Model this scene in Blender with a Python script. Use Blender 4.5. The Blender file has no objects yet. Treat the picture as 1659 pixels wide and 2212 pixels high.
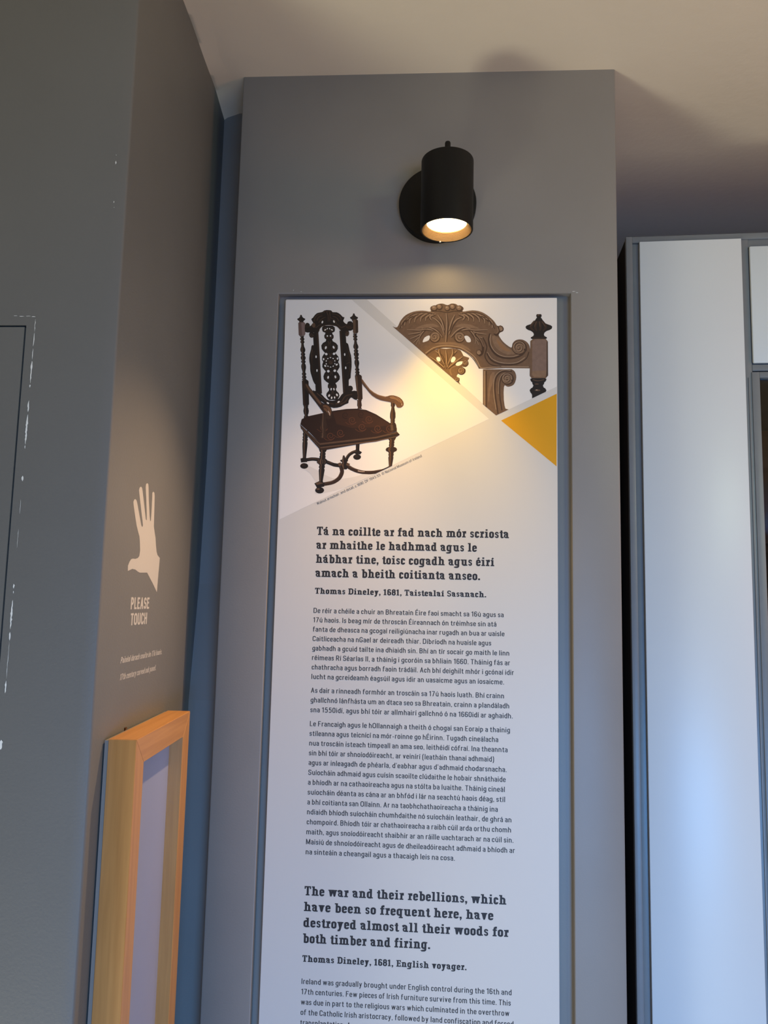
import bpy, bmesh, math, random
from mathutils import Vector, Matrix
from mathutils.geometry import delaunay_2d_cdt

# ---------------------------------------------------------------- camera, world, lights, exposure
SC = bpy.context.scene
COL = SC.collection
PI = math.pi
cam = bpy.data.cameras.new('camera')
cam.sensor_fit = 'VERTICAL'
cam.sensor_height = 36.0
cam.lens = 36.0 * 1660.0 / 2212.0
cam.clip_start = 0.02
cam_ob = bpy.data.objects.new('camera', cam)
COL.objects.link(cam_ob)
Rm = Matrix(((0.99790011, -0.06300835, -0.01501028), (0.06086481, 0.99144946, -0.11542719), (0.02215481, 0.11427121, 0.99320253)))
right, fwd, up = Rm.col[0], Rm.col[1], Rm.col[2]
M4 = Matrix.Identity(4)
for i in range(3):
    M4[i][0] = right[i]; M4[i][1] = up[i]; M4[i][2] = -fwd[i]
M4.translation = (0.0, -1.15, 1.6)
cam_ob.matrix_world = M4
SC.camera = cam_ob

SC.view_settings.view_transform = 'Standard'
SC.view_settings.look = 'None'
SC.view_settings.gamma = 1.0
SC.view_settings.use_curve_mapping = False
SC.view_settings.exposure = 0.0

world = bpy.data.worlds.new('world'); SC.world = world
world.use_nodes = True
world.node_tree.nodes['Background'].inputs[0].default_value = (0.55, 0.68, 1.0, 1)
world.node_tree.nodes['Background'].inputs[1].default_value = 0.02

def area(name, loc, target, sx, sy, power, color, spread=180):
    l = bpy.data.lights.new(name, 'AREA'); l.shape = 'RECTANGLE'; l.size = sx; l.size_y = sy
    l.energy = power; l.color = color; l.spread = math.radians(spread)
    o = bpy.data.objects.new(name, l); COL.objects.link(o); o.location = loc
    o.rotation_euler = (Vector(target) - Vector(loc)).to_track_quat('-Z', 'Y').to_euler()
    return o
# daylight falling in through the low window of the rear wall
area('window_daylight', (1.0, -3.40, 0.72), (0.3, 0.0, 0.3), 1.2, 0.9, 23.0, (0.12, 0.43, 1.0), 78)
# added upward area light standing in for a bright patch of floor
area('floor_glow_fill', (-0.95, -0.92, 0.06), (-0.95, -0.92, 2.4), 0.42, 0.36, 17.0, (1.0, 0.95, 0.74))
# unseen upward fill behind the camera, added in place of floor reflection
area('upward_fill', (0.3, -1.9, 0.08), (0.3, -1.9, 2.4), 2.4, 1.5, 15.5, (1.0, 0.90, 0.72))
# added fill from above, brightens the upper cabinet; no known fitting
area('high_fill', (1.3, -1.5, 2.40), (0.5, 0.1, 1.7), 0.3, 0.3, 3.3, (0.80, 1.0, 0.74), 120)
# unseen warm fill from the right, added for the wall return and frame
area('right_warm_fill', (1.7, -0.75, 1.85), (-0.36, -0.25, 1.45), 0.4, 0.6, 5.6, (1.0, 0.50, 0.28), 140)

# ---------------------------------------------------------------- helpers
def sock(n, *names):
    for k in names:
        if k in n.inputs: return n.inputs[k]
def material(name, color, rough=0.6, spec=0.3, noise=0.0, nscale=8.0, bump=0.0, bscale=200.0, metal=0.0, stretch=(1, 1, 1)):
    m = bpy.data.materials.new(name); m.use_nodes = True
    nt = m.node_tree; b = nt.nodes['Principled BSDF']
    b.inputs['Base Color'].default_value = (*color, 1); b.inputs['Roughness'].default_value = rough
    b.inputs['Metallic'].default_value = metal
    sock(b, 'Specular IOR Level', 'Specular').default_value = spec
    if noise or bump:
        tc = nt.nodes.new('ShaderNodeTexCoord'); mp = nt.nodes.new('ShaderNodeMapping')
        mp.inputs['Scale'].default_value = stretch
        nt.links.new(tc.outputs['Object'], mp.inputs['Vector'])
    if noise:
        n = nt.nodes.new('ShaderNodeTexNoise'); n.inputs['Scale'].default_value = nscale; n.inputs['Detail'].default_value = 5
        nt.links.new(mp.outputs['Vector'], n.inputs['Vector'])
        r = nt.nodes.new('ShaderNodeValToRGB')
        r.color_ramp.elements[0].position = 0.3; r.color_ramp.elements[1].position = 0.7
        r.color_ramp.elements[0].color = (*[c * (1 - noise) for c in color], 1)
        r.color_ramp.elements[1].color = (*[min(1, c * (1 + noise)) for c in color], 1)
        nt.links.new(n.outputs['Fac'], r.inputs['Fac']); nt.links.new(r.outputs['Color'], b.inputs['Base Color'])
    if bump:
        n2 = nt.nodes.new('ShaderNodeTexNoise'); n2.inputs['Scale'].default_value = bscale; n2.inputs['Detail'].default_value = 4
        nt.links.new(mp.outputs['Vector'], n2.inputs['Vector'])
        bp = nt.nodes.new('ShaderNodeBump'); bp.inputs['Strength'].default_value = bump; bp.inputs['Distance'].default_value = 0.002
        nt.links.new(n2.outputs['Fac'], bp.inputs['Height']); nt.links.new(bp.outputs['Normal'], b.inputs['Normal'])
    return m
def emitter(name, color, strength):
    m = bpy.data.materials.new(name); m.use_nodes = True
    b = m.node_tree.nodes['Principled BSDF']
    b.inputs['Base Color'].default_value = (*color, 1)
    sock(b, 'Emission Color').default_value = (*color, 1); b.inputs['Emission Strength'].default_value = strength
    return m

def mesh_ob(name, verts, faces, mats, parent=None, midx=None, smooth=False, loc=None):
    me = bpy.data.meshes.new(name); me.from_pydata(verts, [], faces)
    for m in (mats if isinstance(mats, (list, tuple)) else [mats]): me.materials.append(m)
    if midx: me.polygons.foreach_set('material_index', midx)
    if smooth: me.polygons.foreach_set('use_smooth', [True] * len(me.polygons))
    me.update()
    o = bpy.data.objects.new(name, me); COL.objects.link(o)
    if parent: o.parent = parent
    if loc: o.location = loc
    return o
def bm_ob(name, bm, mat, parent=None, loc=None, smooth_angle=None):
    bmesh.ops.recalc_face_normals(bm, faces=bm.faces)
    me = bpy.data.meshes.new(name)
    if smooth_angle is not None:
        for f in bm.faces: f.smooth = True
        for e in bm.edges:
            if len(e.link_faces) == 2 and e.calc_face_angle(0) > smooth_angle: e.smooth = False
    bm.to_mesh(me); bm.free(); me.materials.append(mat)
    o = bpy.data.objects.new(name, me); COL.objects.link(o)
    if parent: o.parent = parent
    if loc: o.location = loc  # shade on this outer side is put into its dark colour
    return o
def add_box(bm, x0, x1, y0, y1, z0, z1, bevel=0.0, seg=2):
    r = bmesh.ops.create_cube(bm, size=1.0)
    for v in r['verts']:
        v.co = Vector(((x0 + x1) / 2 + v.co.x * (x1 - x0), (y0 + y1) / 2 + v.co.y * (y1 - y0), (z0 + z1) / 2 + v.co.z * (z1 - z0)))
    if bevel:
        es = list({e for v in r['verts'] for e in v.link_edges})
        bmesh.ops.bevel(bm, geom=es, offset=bevel, segments=seg, affect='EDGES', profile=0.5)
def box(name, b, mat, parent=None, bevel=0.0, seg=2):
    bm = bmesh.new(); add_box(bm, *b, bevel=bevel, seg=seg)
    return bm_ob(name, bm, mat, parent, smooth_angle=0.6)
def prism(name, plan, z0, z1, mat, parent=None):
    bm = bmesh.new()
    lo = [bm.verts.new((x, y, z0)) for x, y in plan]; hi = [bm.verts.new((x, y, z1)) for x, y in plan]
    n = len(plan)
    bm.faces.new(lo); bm.faces.new(hi)
    for i in range(n): bm.faces.new((lo[i], lo[(i + 1) % n], hi[(i + 1) % n], hi[i]))
    return bm_ob(name, bm, mat, parent, smooth_angle=0.5)
def lathe(name, prof, mat, parent=None, loc=(0, 0, 0), rot=None, seg=64, angle=0.5):
    # prof: (radius, height) pairs, closed at the ends when radius is 0
    bm = bmesh.new(); rings = []
    for r, z in prof:
        if r < 1e-6: rings.append([bm.verts.new((0, 0, z))])
        else: rings.append([bm.verts.new((r * math.cos(2 * PI * i / seg), r * math.sin(2 * PI * i / seg), z)) for i in range(seg)])
    for a, b in zip(rings, rings[1:]):
        for i in range(seg):
            j = (i + 1) % seg
            if len(a) == 1 and len(b) == 1: continue
            if len(a) == 1: bm.faces.new((a[0], b[i], b[j]))
            elif len(b) == 1: bm.faces.new((a[i], a[j], b[0]))
            else: bm.faces.new((a[i], a[j], b[j], b[i]))
    o = bm_ob(name, bm, mat, parent, loc, smooth_angle=angle)
    if rot: o.rotation_euler = rot
    return o
def thing(name, label, cat, loc=(0, 0, 0), rotz=0.0):
    o = bpy.data.objects.new(name, None); COL.objects.link(o); o.location = loc; o.rotation_euler = (0, 0, rotz)
    o.empty_display_size = 0.05; o['label'] = label; o['category'] = cat
    return o
def structure(o):
    o['kind'] = 'structure'; return o

# ---------------------------------------------------------------- materials
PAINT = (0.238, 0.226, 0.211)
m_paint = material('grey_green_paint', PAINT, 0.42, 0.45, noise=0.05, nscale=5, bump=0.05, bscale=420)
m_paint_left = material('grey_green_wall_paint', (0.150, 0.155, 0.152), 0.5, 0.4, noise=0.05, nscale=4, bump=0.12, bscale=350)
m_satin = material('grey_satin_paint', (0.17, 0.19, 0.205), 0.38, 0.5, noise=0.04, nscale=30, bump=0.06, bscale=250)
m_ceiling = material('cream_ceiling_plaster', (0.80, 0.73, 0.61), 0.9, 0.15, noise=0.03, nscale=3, bump=0.35, bscale=60)
m_floor = material('warm_timber_floor', (0.20, 0.12, 0.06), 0.5, 0.4, noise=0.3, nscale=3, stretch=(1, 14, 1))
m_room = material('pale_room_paint', (0.42, 0.36, 0.30), 0.8, 0.2, noise=0.03, nscale=3)
m_board = material('printed_board_grey', (0.63, 0.61, 0.575), 0.42, 0.4)
m_edge = material('board_edge_white', (0.72, 0.71, 0.69), 0.5, 0.3)
m_white = material('white_laminate', (0.64, 0.70, 0.72), 0.35, 0.45, noise=0.015, nscale=4)
m_black = material('black_powder_coat', (0.006, 0.006, 0.006), 0.5, 0.22, bump=0.05, bscale=600)
m_baffle = material('ribbed_dark_baffle', (0.13, 0.075, 0.03), 0.4, 0.4)
m_lens = emitter('lit_lamp_lens', (1.0, 0.66, 0.26), 22.0)
m_chip = material('bare_white_plaster', (0.80, 0.83, 0.82), 0.8, 0.2)
m_vinyl = material('pale_vinyl', (0.48, 0.475, 0.45), 0.55, 0.3)
m_void = material('dark_void', (0.004, 0.004, 0.004), 0.9, 0.1)
m_inner_shade = material('dark_lining_side_shade', (0.02, 0.013, 0.01), 0.8, 0.2)
m_panelblue = material('pale_backing_card', (0.29, 0.33, 0.50), 0.32, 0.5, noise=0.02, nscale=12)
def wood(name, c0, c1, axis):
    m = bpy.data.materials.new(name); m.use_nodes = True; nt = m.node_tree; b = nt.nodes['Principled BSDF']
    b.inputs['Roughness'].default_value = 0.34; sock(b, 'Specular IOR Level', 'Specular').default_value = 0.55
    tc = nt.nodes.new('ShaderNodeTexCoord'); mp = nt.nodes.new('ShaderNodeMapping')
    s = [90, 90, 90]; s[axis] = 4; mp.inputs['Scale'].default_value = s
    n = nt.nodes.new('ShaderNodeTexNoise'); n.inputs['Scale'].default_value = 1.6; n.inputs['Detail'].default_value = 6; n.inputs['Distortion'].default_value = 0.6
    r = nt.nodes.new('ShaderNodeValToRGB'); r.color_ramp.elements[0].position = 0.32; r.color_ramp.elements[1].position = 0.68
    r.color_ramp.elements[0].color = (*c0, 1); r.color_ramp.elements[1].color = (*c1, 1)
    nt.links.new(tc.outputs['Object'], mp.inputs[0]); nt.links.new(mp.outputs[0], n.inputs['Vector'])
    nt.links.new(n.outputs['Fac'], r.inputs[0]); nt.links.new(r.outputs[0], b.inputs['Base Color'])
    return m
OAK0, OAK1 = (0.43, 0.205, 0.058), (0.53, 0.265, 0.08)
m_oak_v = wood('pale_oak_upright', OAK0, OAK1, 2)
m_oak_h = wood('pale_oak_rail', OAK0, OAK1, 1)
m_brown = wood('dark_brown_wood', (0.07, 0.026, 0.006), (0.12, 0.045, 0.011), 2)
m_ink = material('charcoal_print', (0.028, 0.026, 0.028), 0.5, 0.3)
m_ink_grey = material('grey_print', (0.10, 0.095, 0.09), 0.5, 0.3)
m_yellow = material('amber_print', (0.66, 0.32, 0.005), 0.45, 0.35)
m_photo = material('white_print', (0.76, 0.74, 0.71), 0.42, 0.4)

# ---------------------------------------------------------------- the room
ZC = 2.445
structure(box('floor', (-2.45, 2.05, -3.55, 1.05, -0.06, 0.0), m_floor))
ceil = structure(box('ceiling', (-2.45, 2.05, -3.55, 1.05, ZC, ZC + 0.06), m_ceiling))
structure(box('wall_right', (2.0, 2.1, -3.5, 0.95, 0.0, ZC), m_room))
structure(box('wall_far', (-0.6, 2.05, 0.95, 1.05, 0.0, ZC), m_room))
bm = bmesh.new()          # rear wall with the opening of the window that lights the room
add_box(bm, -2.45, 0.5, -3.6, -3.5, 0.0, ZC); add_box(bm, 1.8, 2.05, -3.6, -3.5, 0.0, ZC)
add_box(bm, 0.5, 1.8, -3.6, -3.5, 0.0, 0.35); add_box(bm, 0.5, 1.8, -3.6, -3.5, 1.55, ZC)
structure(bm_ob('wall_rear', bm, m_room))
win = structure(box('window_1', (0.5, 0.56, -3.57, -3.52, 0.35, 1.55), m_white))
box('window_frame', (1.74, 1.8, -3.57, -3.52, 0.35, 1.55), m_white, win)
box('window_frame', (0.56, 1.74, -3.57, -3.52, 0.35, 0.41), m_white, win)
box('window_frame', (0.56, 1.74, -3.57, -3.52, 1.49, 1.55), m_white, win)
structure(box('wall_outer_left', (-2.45, -2.40, -3.5, -0.333, 0.0, ZC), m_room))

# left wall: front face at y=-0.333, rounded corner, return running back to the niche
XN, YN, XF, YF = -0.3585, -0.333, -0.3760, 0.098
RR = 0.0035
plan = [(-0.464, -0.18), (-0.464, YN), (XN - 0.0150, YN), (XN - RR + RR * math.sin(0.28), YN + 0.0026)]
for i in range(1, 7):
    t = 0.28 + (PI / 2 - 0.28) * i / 6
    plan.append((XN - RR + RR * math.sin(t), YN + 0.0026 + RR * math.cos(0.28) - RR * math.cos(t)))
plan += [(XF, YF), (XF - 0.04, YF), (-0.40, -0.18)]
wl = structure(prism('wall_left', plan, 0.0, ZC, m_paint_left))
bm = bmesh.new()
add_box(bm, -2.40, -0.464, YN, -0.18, 1.902, ZC); add_box(bm, -2.40, -1.22, YN, -0.18, 0.0, 1.902)
add_box(bm, -1.22, -0.464, -0.26, -0.18, 0.0, 1.902)
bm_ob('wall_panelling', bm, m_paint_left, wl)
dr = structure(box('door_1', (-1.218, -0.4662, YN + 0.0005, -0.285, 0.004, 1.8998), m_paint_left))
# a run of chipped paint where an older architrave once ended
random.seed(4)
V, Fc = [], []
def chip(x, z, w, h, y=YN - 0.0003):
    n = 9; b0 = len(V); y -= random.uniform(0, 0.00008)
    for i in range(n):
        a = 2 * PI * i / n; k = random.uniform(0.6, 1.1)
        V.append((x + w / 2 * math.cos(a) * k, y, z + h / 2 * math.sin(a) * k))
    Fc.append(list(range(b0, b0 + n)))
def streak(z0, z1, w):     # one long sliver of bare plaster with broken edges
    n = max(3, int((z0 - z1) / 0.002)); L, Rr = [], []
    for i in range(n + 1):
        t = i / n; z = z0 + (z1 - z0) * t; x = -0.4537 - (1.9 - z) * 0.0045 + random.uniform(-.0002, .0002)
        e = min(1, 4 * t + .15, 4 * (1 - t) + .15) * random.uniform(.45, 1.0) * w / 2
        L.append((x - e, YN - 0.0003, z)); Rr.append((x + e * random.uniform(.5, 1), YN - 0.0003, z))
    b0 = len(V); V.extend(L + Rr)
    for i in range(n): Fc.append((b0 + i, b0 + i + 1, b0 + n + 2 + i, b0 + n + 1 + i))
for z0, z1, w in [(1.909, 1.894, .0009), (1.893, 1.877, .0014), (1.8745, 1.8615, .0011), (1.8600, 1.8340, .0024), (1.8325, 1.8290, .0018), (1.8142, 1.8010, .0021), (1.7980, 1.7640, .0026), (1.7630, 1.7590, .0011),
                  (1.7285, 1.7225, .0030), (1.7020, 1.6860, .0005), (1.6690, 1.6480, .0005), (1.6090, 1.6040, .0020), (1.6015, 1.5985, .0011), (1.5915, 1.5600, .0025), (1.5570, 1.5480, .0019), (1.5480, 1.5070, .0005), (1.5050, 1.4920, .0022), (1.4430, 1.4330, .0044)]:
    streak(z0, z1, w)
for x, z, w, h in [(-.4560, 1.9118, .006, .0008), (-.4625, 1.9124, .007, .0006), (-.4700, 1.9122, .006, .0008), (-.4775, 1.9128, .005, .0006), (-.3720, 2.0966, .0016, .005), (-.3722, 2.106, .0008, .001),
                   (-.3712, 2.0485, .0008, .003), (-.3705, 2.042, .0006, .001)]:
    chip(x, z, w, h)
mesh_ob('chipped_paint', V, Fc, m_chip, wl)

# narrow niche wall between the left wall and the pillar
bm = bmesh.new()
prof = [(0.094, ZC), (0.090, 1.84), (0.078, 1.62), (0.050, 1.44), (0.050, 0.0)]
for a, b in zip(prof, prof[1:]):
    vs = [bm.verts.new(p) for p in ((-0.41, a[0], a[1]), (-0.20, a[0], a[1]), (-0.20, b[0], b[1]), (-0.41, b[0], b[1]))]
    bm.faces.new(vs)
bmesh.ops.remove_doubles(bm, verts=bm.verts, dist=1e-5)
bmesh.ops.solidify(bm, geom=list(bm.faces), thickness=-0.03)
structure(bm_ob('wall_niche', bm, m_paint))

# pillar with the shallow recess that holds the text panel
PX0, PX1 = -0.3192, 0.2784
OX0, OX1, OZ1, OZ0 = -0.2470, 0.2073, 2.0758, 0.55
RB, RD = 0.0018, 0.014
bm = bmesh.new()
def rect(x0, x1, z0, z1, y): return [bm.verts.new((x0, y, z0)), bm.verts.new((x1, y, z0)), bm.verts.new((x1, y, z1)), bm.verts.new((x0, y, z1))]
EB = 0.0025
loops = [rect(PX0, PX1, 0.0, ZC, 0.45), rect(PX0, PX1, 0.0, ZC, EB), rect(PX0 + EB * .3, PX1 - EB * .3, 0.0, ZC, EB * .3), rect(PX0 + EB, PX1 - EB, 0.0, ZC, 0.0)]
for i in range(6):
    t = i / 5 * PI / 2
    k = RB * (1 - math.sin(t)); y = RB * (1 - math.cos(t))
    loops.append(rect(OX0 - k, OX1 + k, OZ0 - k, OZ1 + k, y))
loops.append(rect(OX0, OX1, OZ0, OZ1, RD))
for a, b in zip(loops, loops[1:]):
    for i in range(4): bm.faces.new((a[i], a[(i + 1) % 4], b[(i + 1) % 4], b[i]))
bm.faces.new(loops[-1]); bm.faces.new(loops[0])
wp = structure(bm_ob('wall_pillar', bm, m_paint, smooth_angle=0.7))
V, Fc = [], []
for x, z, w, h in [(-.2235, 2.0815, .0008, .0022), (-.2110, 2.0792, .0024, .0007), (.2115, 2.0782, .006, .0010), (.2165, 2.0763, .004, .0008)]: chip(x, z, w, h, -0.0003)
mesh_ob('chipped_paint', V, Fc, m_chip, wp)

# ragged plaster edge where the ceiling meets the left wall and the niche
random.seed(9)
bm = bmesh.new()
N = 60; rows = []
for i in range(N + 1):
    t = i / N
    y = -0.34 + t * 0.435; x = XN + (XF - XN) * (y - YN) / (YF - YN)
    wob = 0.0005 * math.sin(t * 17) + 0.0004 * math.sin(t * 43 + 1) + random.uniform(-.0003, .0003)
    drop = 0.0022 + 0.0006 * math.sin(t * 21) + max(0, t - 0.84) * 0.06
    rows.append([bm.verts.new((x - 0.002, y, ZC)), bm.verts.new((x - 0.001, y, ZC - drop)), bm.verts.new((x + 0.006 + wob, y, ZC - drop * 0.6)), bm.verts.new((x + 0.028 + 3 * wob, y, ZC))])
for a, b in zip(rows, rows[1:]):
    for k in range(3): bm.faces.new((a[k], a[k + 1], b[k + 1], b[k]))
bm_ob('plaster_edge', bm, m_ceiling, ceil, smooth_angle=1.2)

# ---------------------------------------------------------------- lettering: a stroke alphabet, plain or with slab serifs
def fillet(P, r, closed):
    n = len(P); out = []
    for i in range(n):
        p = Vector(P[i])
        if not closed and i in (0, n - 1): out.append(p); continue
        a, b = Vector(P[i - 1]) - p, Vector(P[(i + 1) % n]) - p
        la, lb = a.length, b.length
        if la < 1e-6 or lb < 1e-6: continue
        a /= la; b /= lb
        fa = la if (not closed and i == 1) else la / 2
        fb = lb if (not closed and i == n - 2) else lb / 2
        ang = a.angle(b)
        if ang > PI - 0.05: out.append(p); continue
        d = min(r / math.tan(ang / 2), fa * .98, fb * .98); rr = d * math.tan(ang / 2)
        c = p + (a + b).normalized() * (rr / math.sin(ang / 2))
        s, e = p + a * d - c, p + b * d - c
        a0 = math.atan2(s.y, s.x); da = math.atan2(e.y, e.x) - a0
        while da > PI: da -= 2 * PI
        while da < -PI: da += 2 * PI
        for k in range(6): out.append(c + rr * Vector((math.cos(a0 + da * k / 5), math.sin(a0 + da * k / 5))))
    return out
def ribbon(P, w, closed):
    n = len(P); L, R = [], []
    for i, p in enumerate(P):
        if closed: a, b = P[i - 1], P[(i + 1) % n]
        else: a, b = P[max(i - 1, 0)], P[min(i + 1, n - 1)]
        t1 = (p - a); t2 = (b - p)
        t1 = t1.normalized() if t1.length > 1e-6 else t2.normalized()
        t2 = t2.normalized() if t2.length > 1e-6 else t1
        m = (t1 + t2).normalized(); nrm = Vector((-m.y, m.x)); k = min(1.35, 1 / max(0.3, nrm.dot(Vector((-t1.y, t1.x)))))
        L.append(p + nrm * w / 2 * k); R.append(p - nrm * w / 2 * k)
    q = []
    for i in range(n if closed else n - 1):
        j = (i + 1) % n; q.append((R[i], R[j], L[j], L[i]))
    return q
GC = {}
def glyph(ch, w, sl):
    key = (ch, w, sl)
    if key in GC: return GC[key]
    Q = []; h = w / 2; X = 72.0; A = 100.0; D = -26.0; hw = w * (0.74 if sl else 0.88); hh = hw / 2
    e = 8.0 if sl else 0.0; T = hw * 0.95
    def S(P, r=0, closed=False, ww=None): Q.extend(ribbon(fillet(P, r, closed), ww or w, closed))
    def B(x0, y0, x1, y1): Q.append((Vector((x0, y0)), Vector((x1, y0)), Vector((x1, y1)), Vector((x0, y1))))
    def st(x, y0, y1, top='', bot=''):
        B(x - h, y0, x + h, y1)
        if sl:
            if top: B(x - h - (e if 'l' in top else 0), y1 - T, x + h + (e if 'r' in top else 0), y1)
            if bot: B(x - h - (e if 'l' in bot else 0), y0, x + h + (e if 'r' in bot else 0), y0 + T)
    R = 15 if sl else 23
    o = e                                 # left inset so slabs start at x=0
    base = {'á': 'a', 'é': 'e', 'í': 'ı', 'ó': 'o', 'ú': 'u', 'É': 'E', 'Á': 'A', 'Ó': 'O', 'Í': 'I', 'Ú': 'U'}
    acute = ch in base; c = base.get(ch, ch); W = 46.0
    if c == 'a':
        W = 42 + (e if sl else 0); x = 42 - h
        S([(3, X - hh - 9), (7, X - hh), (x, X - hh), (x, 0)], 13); S([(x, X * .56), (h, X * .56), (h, hh), (x, hh)], 13, ww=hw)
        if sl: B(x, 0, x + h + e, T); B(1, X - 25, w * .9, X - 8)
    elif c in 'bp':
        W = 46 + o; x = o + h
        if c == 'b': st(x, 0, A, 'l')
        else: st(x, D, X, 'l', 'lr')
        S([(x, X - hh), (W - h, X - hh), (W - h, hh), (x, hh)], R)
    elif c in 'dqg':
        W = 46 + o; x = 46 - h
        if c == 'd': st(x, 0, A, 'l', 'r')
        elif c == 'q': st(x, D, X, 'r', 'lr')
        S([(x, X - hh), (h, X - hh), (h, hh), (x, hh)], R)
        if c == 'g':
            S([(x, X), (x, D + hh), (4, D + hh), (4, D + hh + 5)], 13)
            if sl: B(x, X - T, x + h + e, X)
    elif c == 'c':
        W = 41; S([(W - h, X - 25), (W - h, X - hh), (h, X - hh), (h, hh), (W - h, hh), (W - h, 22)], R)
    elif c == 'e':
        W = 44; B(h, 32, W - h, 32 + hw * .85); S([(W - h, 33), (W - h, X - hh), (h, X - hh), (h, hh), (W - h, hh), (W - h, 20)], R)
    elif c == 'f':
        W = 32 + o * .5; x = 11 + o * .7; S([(x, 0), (x, A - hh), (W, A - hh)], 12); B(0, X - hw, x + h + 11, X)
        if sl: B(x - h - e, 0, x + h + e, T); B(W - h * 1.4, A - 20, W, A)
    elif c in 'hnm':
        W = (46 if c != 'm' else 74) + 2 * e; x = o + h
        st(x, 0, A if c == 'h' else X, 'l', 'lr')
        xs = [W - e - h] if c != 'm' else [W / 2, W - e - h]
        for k, xe in enumerate(xs):
            S([(x + (0 if not k else W / 2 - x), X - hh), (xe, X - hh), (xe, 0)], R * .85)
            if sl: B(xe - h - e * .8, 0, xe + h + e, T)
    elif c in 'iıl':
        W = w + 2 * e; x = o + h; st(x, 0, A if c == 'l' else X, 'l', 'lr')
        if c == 'i': B(x - h, 83, x + h, 83 + w * (0.95 if sl else 1.1))
    elif c == 'k':
        W = 46; B(0, 0, w, A); S([(w * .8, 28), (W - h * .8, X)]); S([(w * 1.1, 38), (W - h * .8, 0)])
    elif c == 'o': W = 46; S([(h, X - hh), (W - h, X - hh), (W - h, hh), (h, hh)], R, True)
    elif c == 'r':
        W = 29 + 1.2 * e; x = o + h; st(x, 0, X, 'l', 'lr'); S([(x, X - hh - 4), (x + 6, X - hh), (W, X - hh)], 8)
        if sl: B(W - h * 1.5, X - 26, W, X)
    elif c == 's': W = 39; S([(W - h, X - 21), (W - h, X - hh), (h, X - hh), (h, 39), (W - h, 35), (W - h, hh), (h, hh), (h, 20)], 12, ww=hw * 1.05)
    elif c == 't':
        W = 31; x = 8 + h; S([(x, X + 18), (x, hh), (W, hh), (W, hh + (8 if sl else 1))], 10); B(0, X - hw, W - 1, X)
    elif c == 'u':
        W = 46 + 2 * e; x = o + h; xe = W - e - h
        S([(x, X), (x, hh), (xe, hh)], R); B(xe - h, 0, xe + h, X)
        if sl: B(0, X - T, x, X); B(xe - h - e, X - T, xe, X); B(xe, 0, xe + h + e, T)
    elif c in 'vy':
        W = 44 + e; x0, x1 = h + e * .5, W - h - e * .5; mx = W / 2
        if c == 'v': S([(x0, X), (mx, h)], ww=w * 1.02); S([(x1, X), (mx, h)], ww=w * 1.02); B(mx - h * .8, 0, mx + h * .8, h * 1.4)
        else: S([(x0, X), (mx, 4)]); S([(x1, X), (mx - 7, D + hh), (3, D + hh)], 8)
        if sl: B(x0 - h - e * .5, X - T, x0 + h + e * .5, X); B(x1 - h - e * .5, X - T, x1 + h + e * .5, X)
    elif c == 'w':
        W = 68 + e; xs = [h + e * .4, W * .29, W / 2, W * .71, W - h - e * .4]
        for k in range(4):
            ya, yb = (X, h) if k % 2 == 0 else (h, X); S([(xs[k], ya), (xs[k + 1], yb)], ww=w * .95)
        for k in (1, 3): B(xs[k] - h * .8, 0, xs[k] + h * .8, h * 1.3)
        if sl:
            for k in (0, 2, 4): B(xs[k] - h - 4, X - T, xs[k] + h + 4, X)
        else: B(xs[2] - h * .7, X - h, xs[2] + h * .7, X)
    elif c == 'A':
        W = 56; S([(h * .9, 0), (W / 2, A - h)]); S([(W - h * .9, 0), (W / 2, A - h)]); B(W / 2 - h * .9, A - w, W / 2 + h * .9, A); B(14, 26, W - 14, 26 + hw * .9)
    elif c == 'B':
        W = 52; x = h; B(0, 0, w, A); S([(x, A - hh), (W - h - 2, A - hh), (W - h - 2, 53), (x, 53)], 16); S([(x, 53), (W - h, 53), (W - h, hh), (x, hh)], 17)
    elif c == 'C': W = 52; S([(W - h, A - 30), (W - h, A - hh), (h, A - hh), (h, hh), (W - h, hh), (W - h, 30)], 22)
    elif c == 'D':
        W = 56 + e; x = o + h; st(x, 0, A, 'l', 'l'); S([(x, A - hh), (W - h, A - hh), (W - h, hh), (x, hh)], 22)
    elif c in 'EF':
        W = 46 + e; x = o + h; st(x, 0, A, 'l', 'l' if c == 'E' else 'lr'); B(x, A - hw, W, A); B(x, 46, W - 6, 46 + hw)
        if c == 'E': B(x, 0, W, hw)
        if sl: B(W - w * .6, A - 28, W, A); B(W - w * .6, 0, W, 28); B(W - 6 - w * .5, 36, W - 6, 66)
    elif c == 'G': W = 56; S([(W - h, A - 28), (W - h, A - hh), (h, A - hh), (h, hh), (W - h, hh), (W - h, 46), (W * .55, 46)], 20)
    elif c == 'H': W = 54; B(0, 0, w, A); B(W - w, 0, W, A); B(0, 44, W, 44 + hw)
    elif c == 'I': W = w + 2 * e; st(o + h, 0, A, 'lr', 'lr')
    elif c == 'L': W = 43; B(0, 0, w, A); B(0, 0, W, hw)
    elif c in 'MN':
        W = 68 if c == 'M' else 54; B(0, 0, w, A); B(W - w, 0, W, A)
        if c == 'N': S([(h, A), (W - h, 0)])
        else: S([(h, A), (W / 2, 8)]); S([(W - h, A), (W / 2, 8)])
    elif c == 'O': W = 58; S([(h, A - hh), (W - h, A - hh), (W - h, hh), (h, hh)], 24, True)
    elif c in 'PR':
        W = 51; B(0, 0, w, A); S([(h, A - hh), (W - h, A - hh), (W - h, 46), (h, 46)], 18)
        if c == 'R': S([(W * .55, 46), (W - h * .8, 0)])
    elif c == 'S': W = 50; S([(W - h, A - 27), (W - h, A - hh), (h, A - hh), (h, 54), (W - h, 48), (W - h, hh), (h, hh), (h, 27)], 15, ww=hw * 1.08)
    elif c == 'T':
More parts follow.
